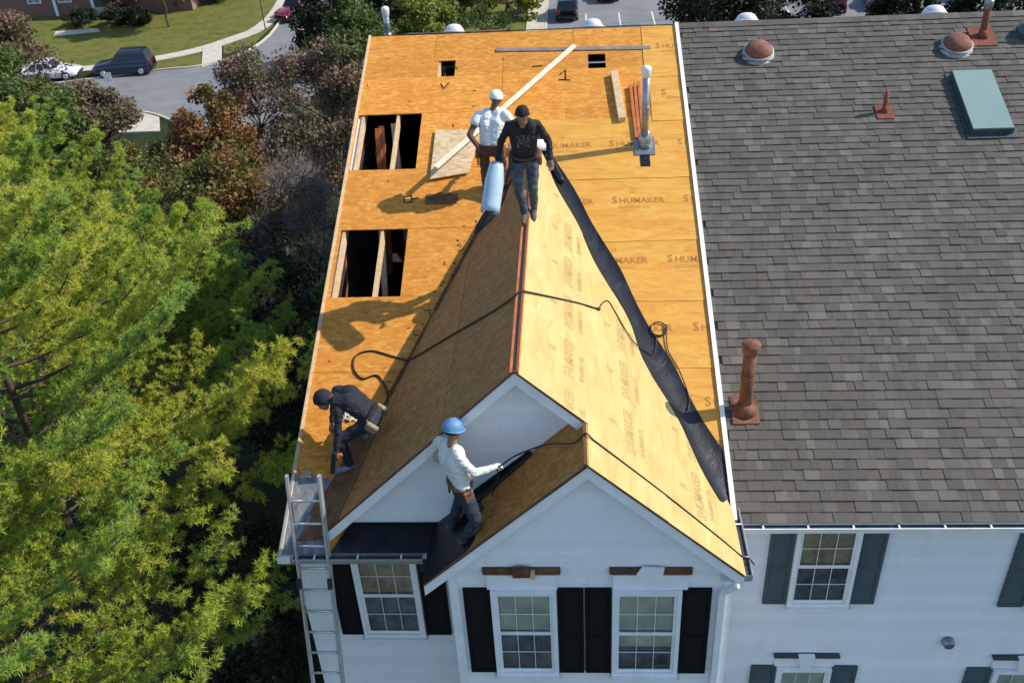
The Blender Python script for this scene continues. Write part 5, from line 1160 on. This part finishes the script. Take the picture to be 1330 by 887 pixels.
# crumpled scrap in the men's shadow
def scrap(name, cx, cy, rx, ry, hgt, mat, label, seed):
    nq = 14; vs_ = []
    for j in range(nq+1):
        for i in range(nq+1):
            u, v_ = i/nq*2-1, j/nq*2-1; e = max(0, 1-(u*u+v_*v_)**1.5*.6); p = Vector((u*3+seed, v_*3, seed))
            h_ = .012+hgt*e*abs(noise.noise(p*1.3)+.4*noise.noise(p*3)); vs_.append(MR(cx+rx*u*(1+.3*noise.noise(p)), cy+ry*v_*(1+.3*noise.noise(p+Vector((5, 0, 0)))), h_))
    o = MB().add(vs_, [(j*(nq+1)+i, j*(nq+1)+i+1, (j+1)*(nq+1)+i+1, (j+1)*(nq+1)+i) for j in range(nq) for i in range(nq)], 0, True).build(name, M[mat]); s_ = o.modifiers.new('s', 'SOLIDIFY'); s_.thickness = .003
    return tag(o, label, 'scrap')
scrap('paper_scrap', 1.58, 5.44, .24, .10, .13, 'felt', 'crumpled brown paper scrap below the pale plywood sheet', 3.1)
scrap('paper_scrap', .62, 1.78, .10, .07, .12, 'lumber_white', 'crumpled pale scrap behind the bent man', 8.2)
scrap('paper_scrap', .16, .98, .07, .05, .07, 'lumber', 'small tan wood scrap at the top of the grey eave sheet', 12.2)
for (px, py, s_, nm) in ((.24, 5.38, 1, 0), (.86, 5.32, 1, 1), (3.35, 8.0, 1, 2), (2.75, 8.15, 1, 3)): pass
# chalk marks on the sheathing
def mark(pts, r_=.012):
    o = MB().tube([MR(x, y, .004) for x, y in pts], r_, 5).build('chalk_mark', M['rubber'], H); return o
mark([(.98, 5.50), (1.10, 5.52), (1.12, 5.40), (1.0, 5.38), (.98, 5.50)]); mark([(1.12, 5.46), (1.22, 5.47)]); mark([(3.42, 8.10), (3.52, 8.22), (3.52, 8.0)]); mark([(3.40, 7.98), (3.60, 7.97)]); mark([(2.95, 8.33), (3.12, 8.34)]); mark([(1.38, 7.98), (1.44, 7.86), (1.52, 8.0)])
# air hose
def cat_rom(p, n=8):
    p = [p[0]]+list(p)+[p[-1]]; o = []
    for i in range(1, len(p)-2):
        for k in range(n):
            t_ = k/n; a, b, c, d = p[i-1], p[i], p[i+1], p[i+2]; o.append(.5*((2*b)+(c-a)*t_+(2*a-5*b+4*c-d)*t_*t_+(3*b-a-3*c+d)*t_**3))
    return o+[p[-2]]
hz = .016
pts = [MR(.98, 1.62, hz), MR(1.08, 1.82, hz), MR(1.10, 2.05, hz), MR(1.02, 2.25, hz), MR(.90, 2.38, hz), MR(.72, 2.33, hz), MR(.58, 2.48, hz), MR(.58, 2.68, hz), MR(.78, 2.76, hz), MR(1.06, 2.68, hz), MR(1.24, 2.62, hz), GL(1.40, 2.54, hz+.01), GL(1.75, 2.34, hz), GL(2.17, 2.09, hz), GL(2.6, 1.82, hz), GL(2.90, 1.66, hz+.01), Vector((XG, 1.68, ZG+.035)), GR(3.04, 1.80, hz+.01), GR(3.36, 2.16, hz+.004), GR(3.66, 2.48, hz+.004), GR(3.90, 2.70, hz+.004)]
hs_ = empty('air_hose', pts[0], 'black air hose snaking from the bent man over the gable ridge', 'hose'); MB().tube(cat_rom(pts, 7), .012, 7).build('hose', M['rubber'], hs_)
MB().lathe([(.012, 0), (.022, .01), (.022, .06), (.012, .07)], GR(3.89, 2.69, .02), (.6, .6, -.5), 10).build('coupling', M['dark'], hs_)
pts = [GR(3.92, 2.74, hz), GR(3.98, 2.98, hz), GR(4.06, 3.14, hz), GR(4.14, 3.02, hz), GR(4.26, 2.72, hz+.01), GR(4.40, 2.52, hz+.02), MR(4.66, 2.62, .05), MR(4.72, 2.90, .03)]
for i in range(14):
    a = R(-90)+i*R(36); pts.append(MR(4.76+.11*math.cos(a), 3.02+.11*math.sin(a), .022+.002*i))
pts += [MR(4.86, 2.70, .03), MR(4.98, 2.40, .03), MR(5.08, 2.0, .03), MR(5.05, 1.80, .04)]
hs_ = empty('air_hose', pts[0], 'thin black hose looped beside the dark valley strip', 'hose'); MB().tube(cat_rom(pts, 6), .009, 6).build('hose', M['rubber'], hs_)
# cord from the helmet man over the small gable
p0 = J4['haR']+Vector((.04, .0, .0)); pts = [p0-Vector((.10, 0, 0)), p0, Vector((2.95, -.10, 7.78)), Vector((3.3, -.12, 7.95)), SL(3.60, -.13, .03), Vector((XS-.01, -.13, ZS+.035)), GR(3.80, -.14, .018), GR(4.2, -.16, .016), GR(4.7, -.20, .016), GR(5.2, -.27, .016), GR(5.44, -.32, .02), Vector((5.54, -.36, eave_r+.02)), Vector((5.60, -.40, eave_r-.04))]
cd_ = empty('safety_cord', p0, 'thin black cord from the gloved hand over the small gable to the gutter', 'cord'); MB().tube(cat_rom(pts, 6), .010, 6).build('cord', M['rubber'], cd_)
p0 = J4['haR']; MB().tube([p0+Vector((.03, .02, -.02)), p0+Vector((.02, .05, -.2)), SL(2.66, .0, .04)], .008, 6).build('cord_tail', M['rubber'], cd_)
# nail gun held by the bent man
g0 = J3['haL']+Vector((-.03, -.02, -.06)); ng = empty('nail_gun', g0, 'black nail gun in the hand of the bent man', 'nail gun')
MB().bar(g0+Vector((.02, .0, .10)), g0+Vector((-.05, -.03, -.22)), .06, .07, (0, 1, 0)).build('magazine', M['dark'], ng, bevel=.01); MB().bar(g0+Vector((-.12, -.02, -.02)), g0+Vector((.10, .04, .02)), .045, .045, (0, 0, 1)).build('handle', M['lumber_red'], ng, bevel=.008)
# clutter where the left valley meets the deck
for k, (x, y, dx, dy) in enumerate(((.98, 1.25, .22, .30), (1.02, .95, .12, .28), (.80, .70, .10, .25))):
    o = MB().bar(MR(x, y, .03), MR(x+dx, y+dy, .05), .05, .03, NM).build('wood_scrap', M['lumber_dark']); tag(o, ('longest', 'middle', 'lowest')[k]+' dark splintered wood scrap in the left valley beside the bent man', 'scrap', 'splintered wood in the valley')

# chips and torn paper left on the deck
mb = MB(); cr_ = random.Random(5)
for k in range(80):
    x, y = (cr_.uniform(.1, 2.6), cr_.uniform(1.2, 9.0)) if k < 30 else (None, cr_.uniform(1.6, 6.4))
    if x is None: x = valL(y)-abs(cr_.gauss(0, .10))-.02
    if x > valL(min(y, 6.7))-.03 and y < 6.8 or (.05 < x < 1.15 and (3.6 < y < 4.95 or 6.0 < y < 7.35)): continue
    a = cr_.uniform(0, 6.28); L = cr_.uniform(.010, .04); w_ = cr_.uniform(.004, .010); p = MR(x, y, .006); dx = Vector((math.cos(a), math.sin(a)/math.sqrt(1+T*T), math.sin(a)*T/math.sqrt(1+T*T)))
    mb.bar(p-dx*L, p+dx*L, w_*2, .006, NM)
tag(mb.build('wood_chips', M['lumber_dark']), 'small dark wood chips scattered over the orange sheathing', 'debris', kind='stuff')
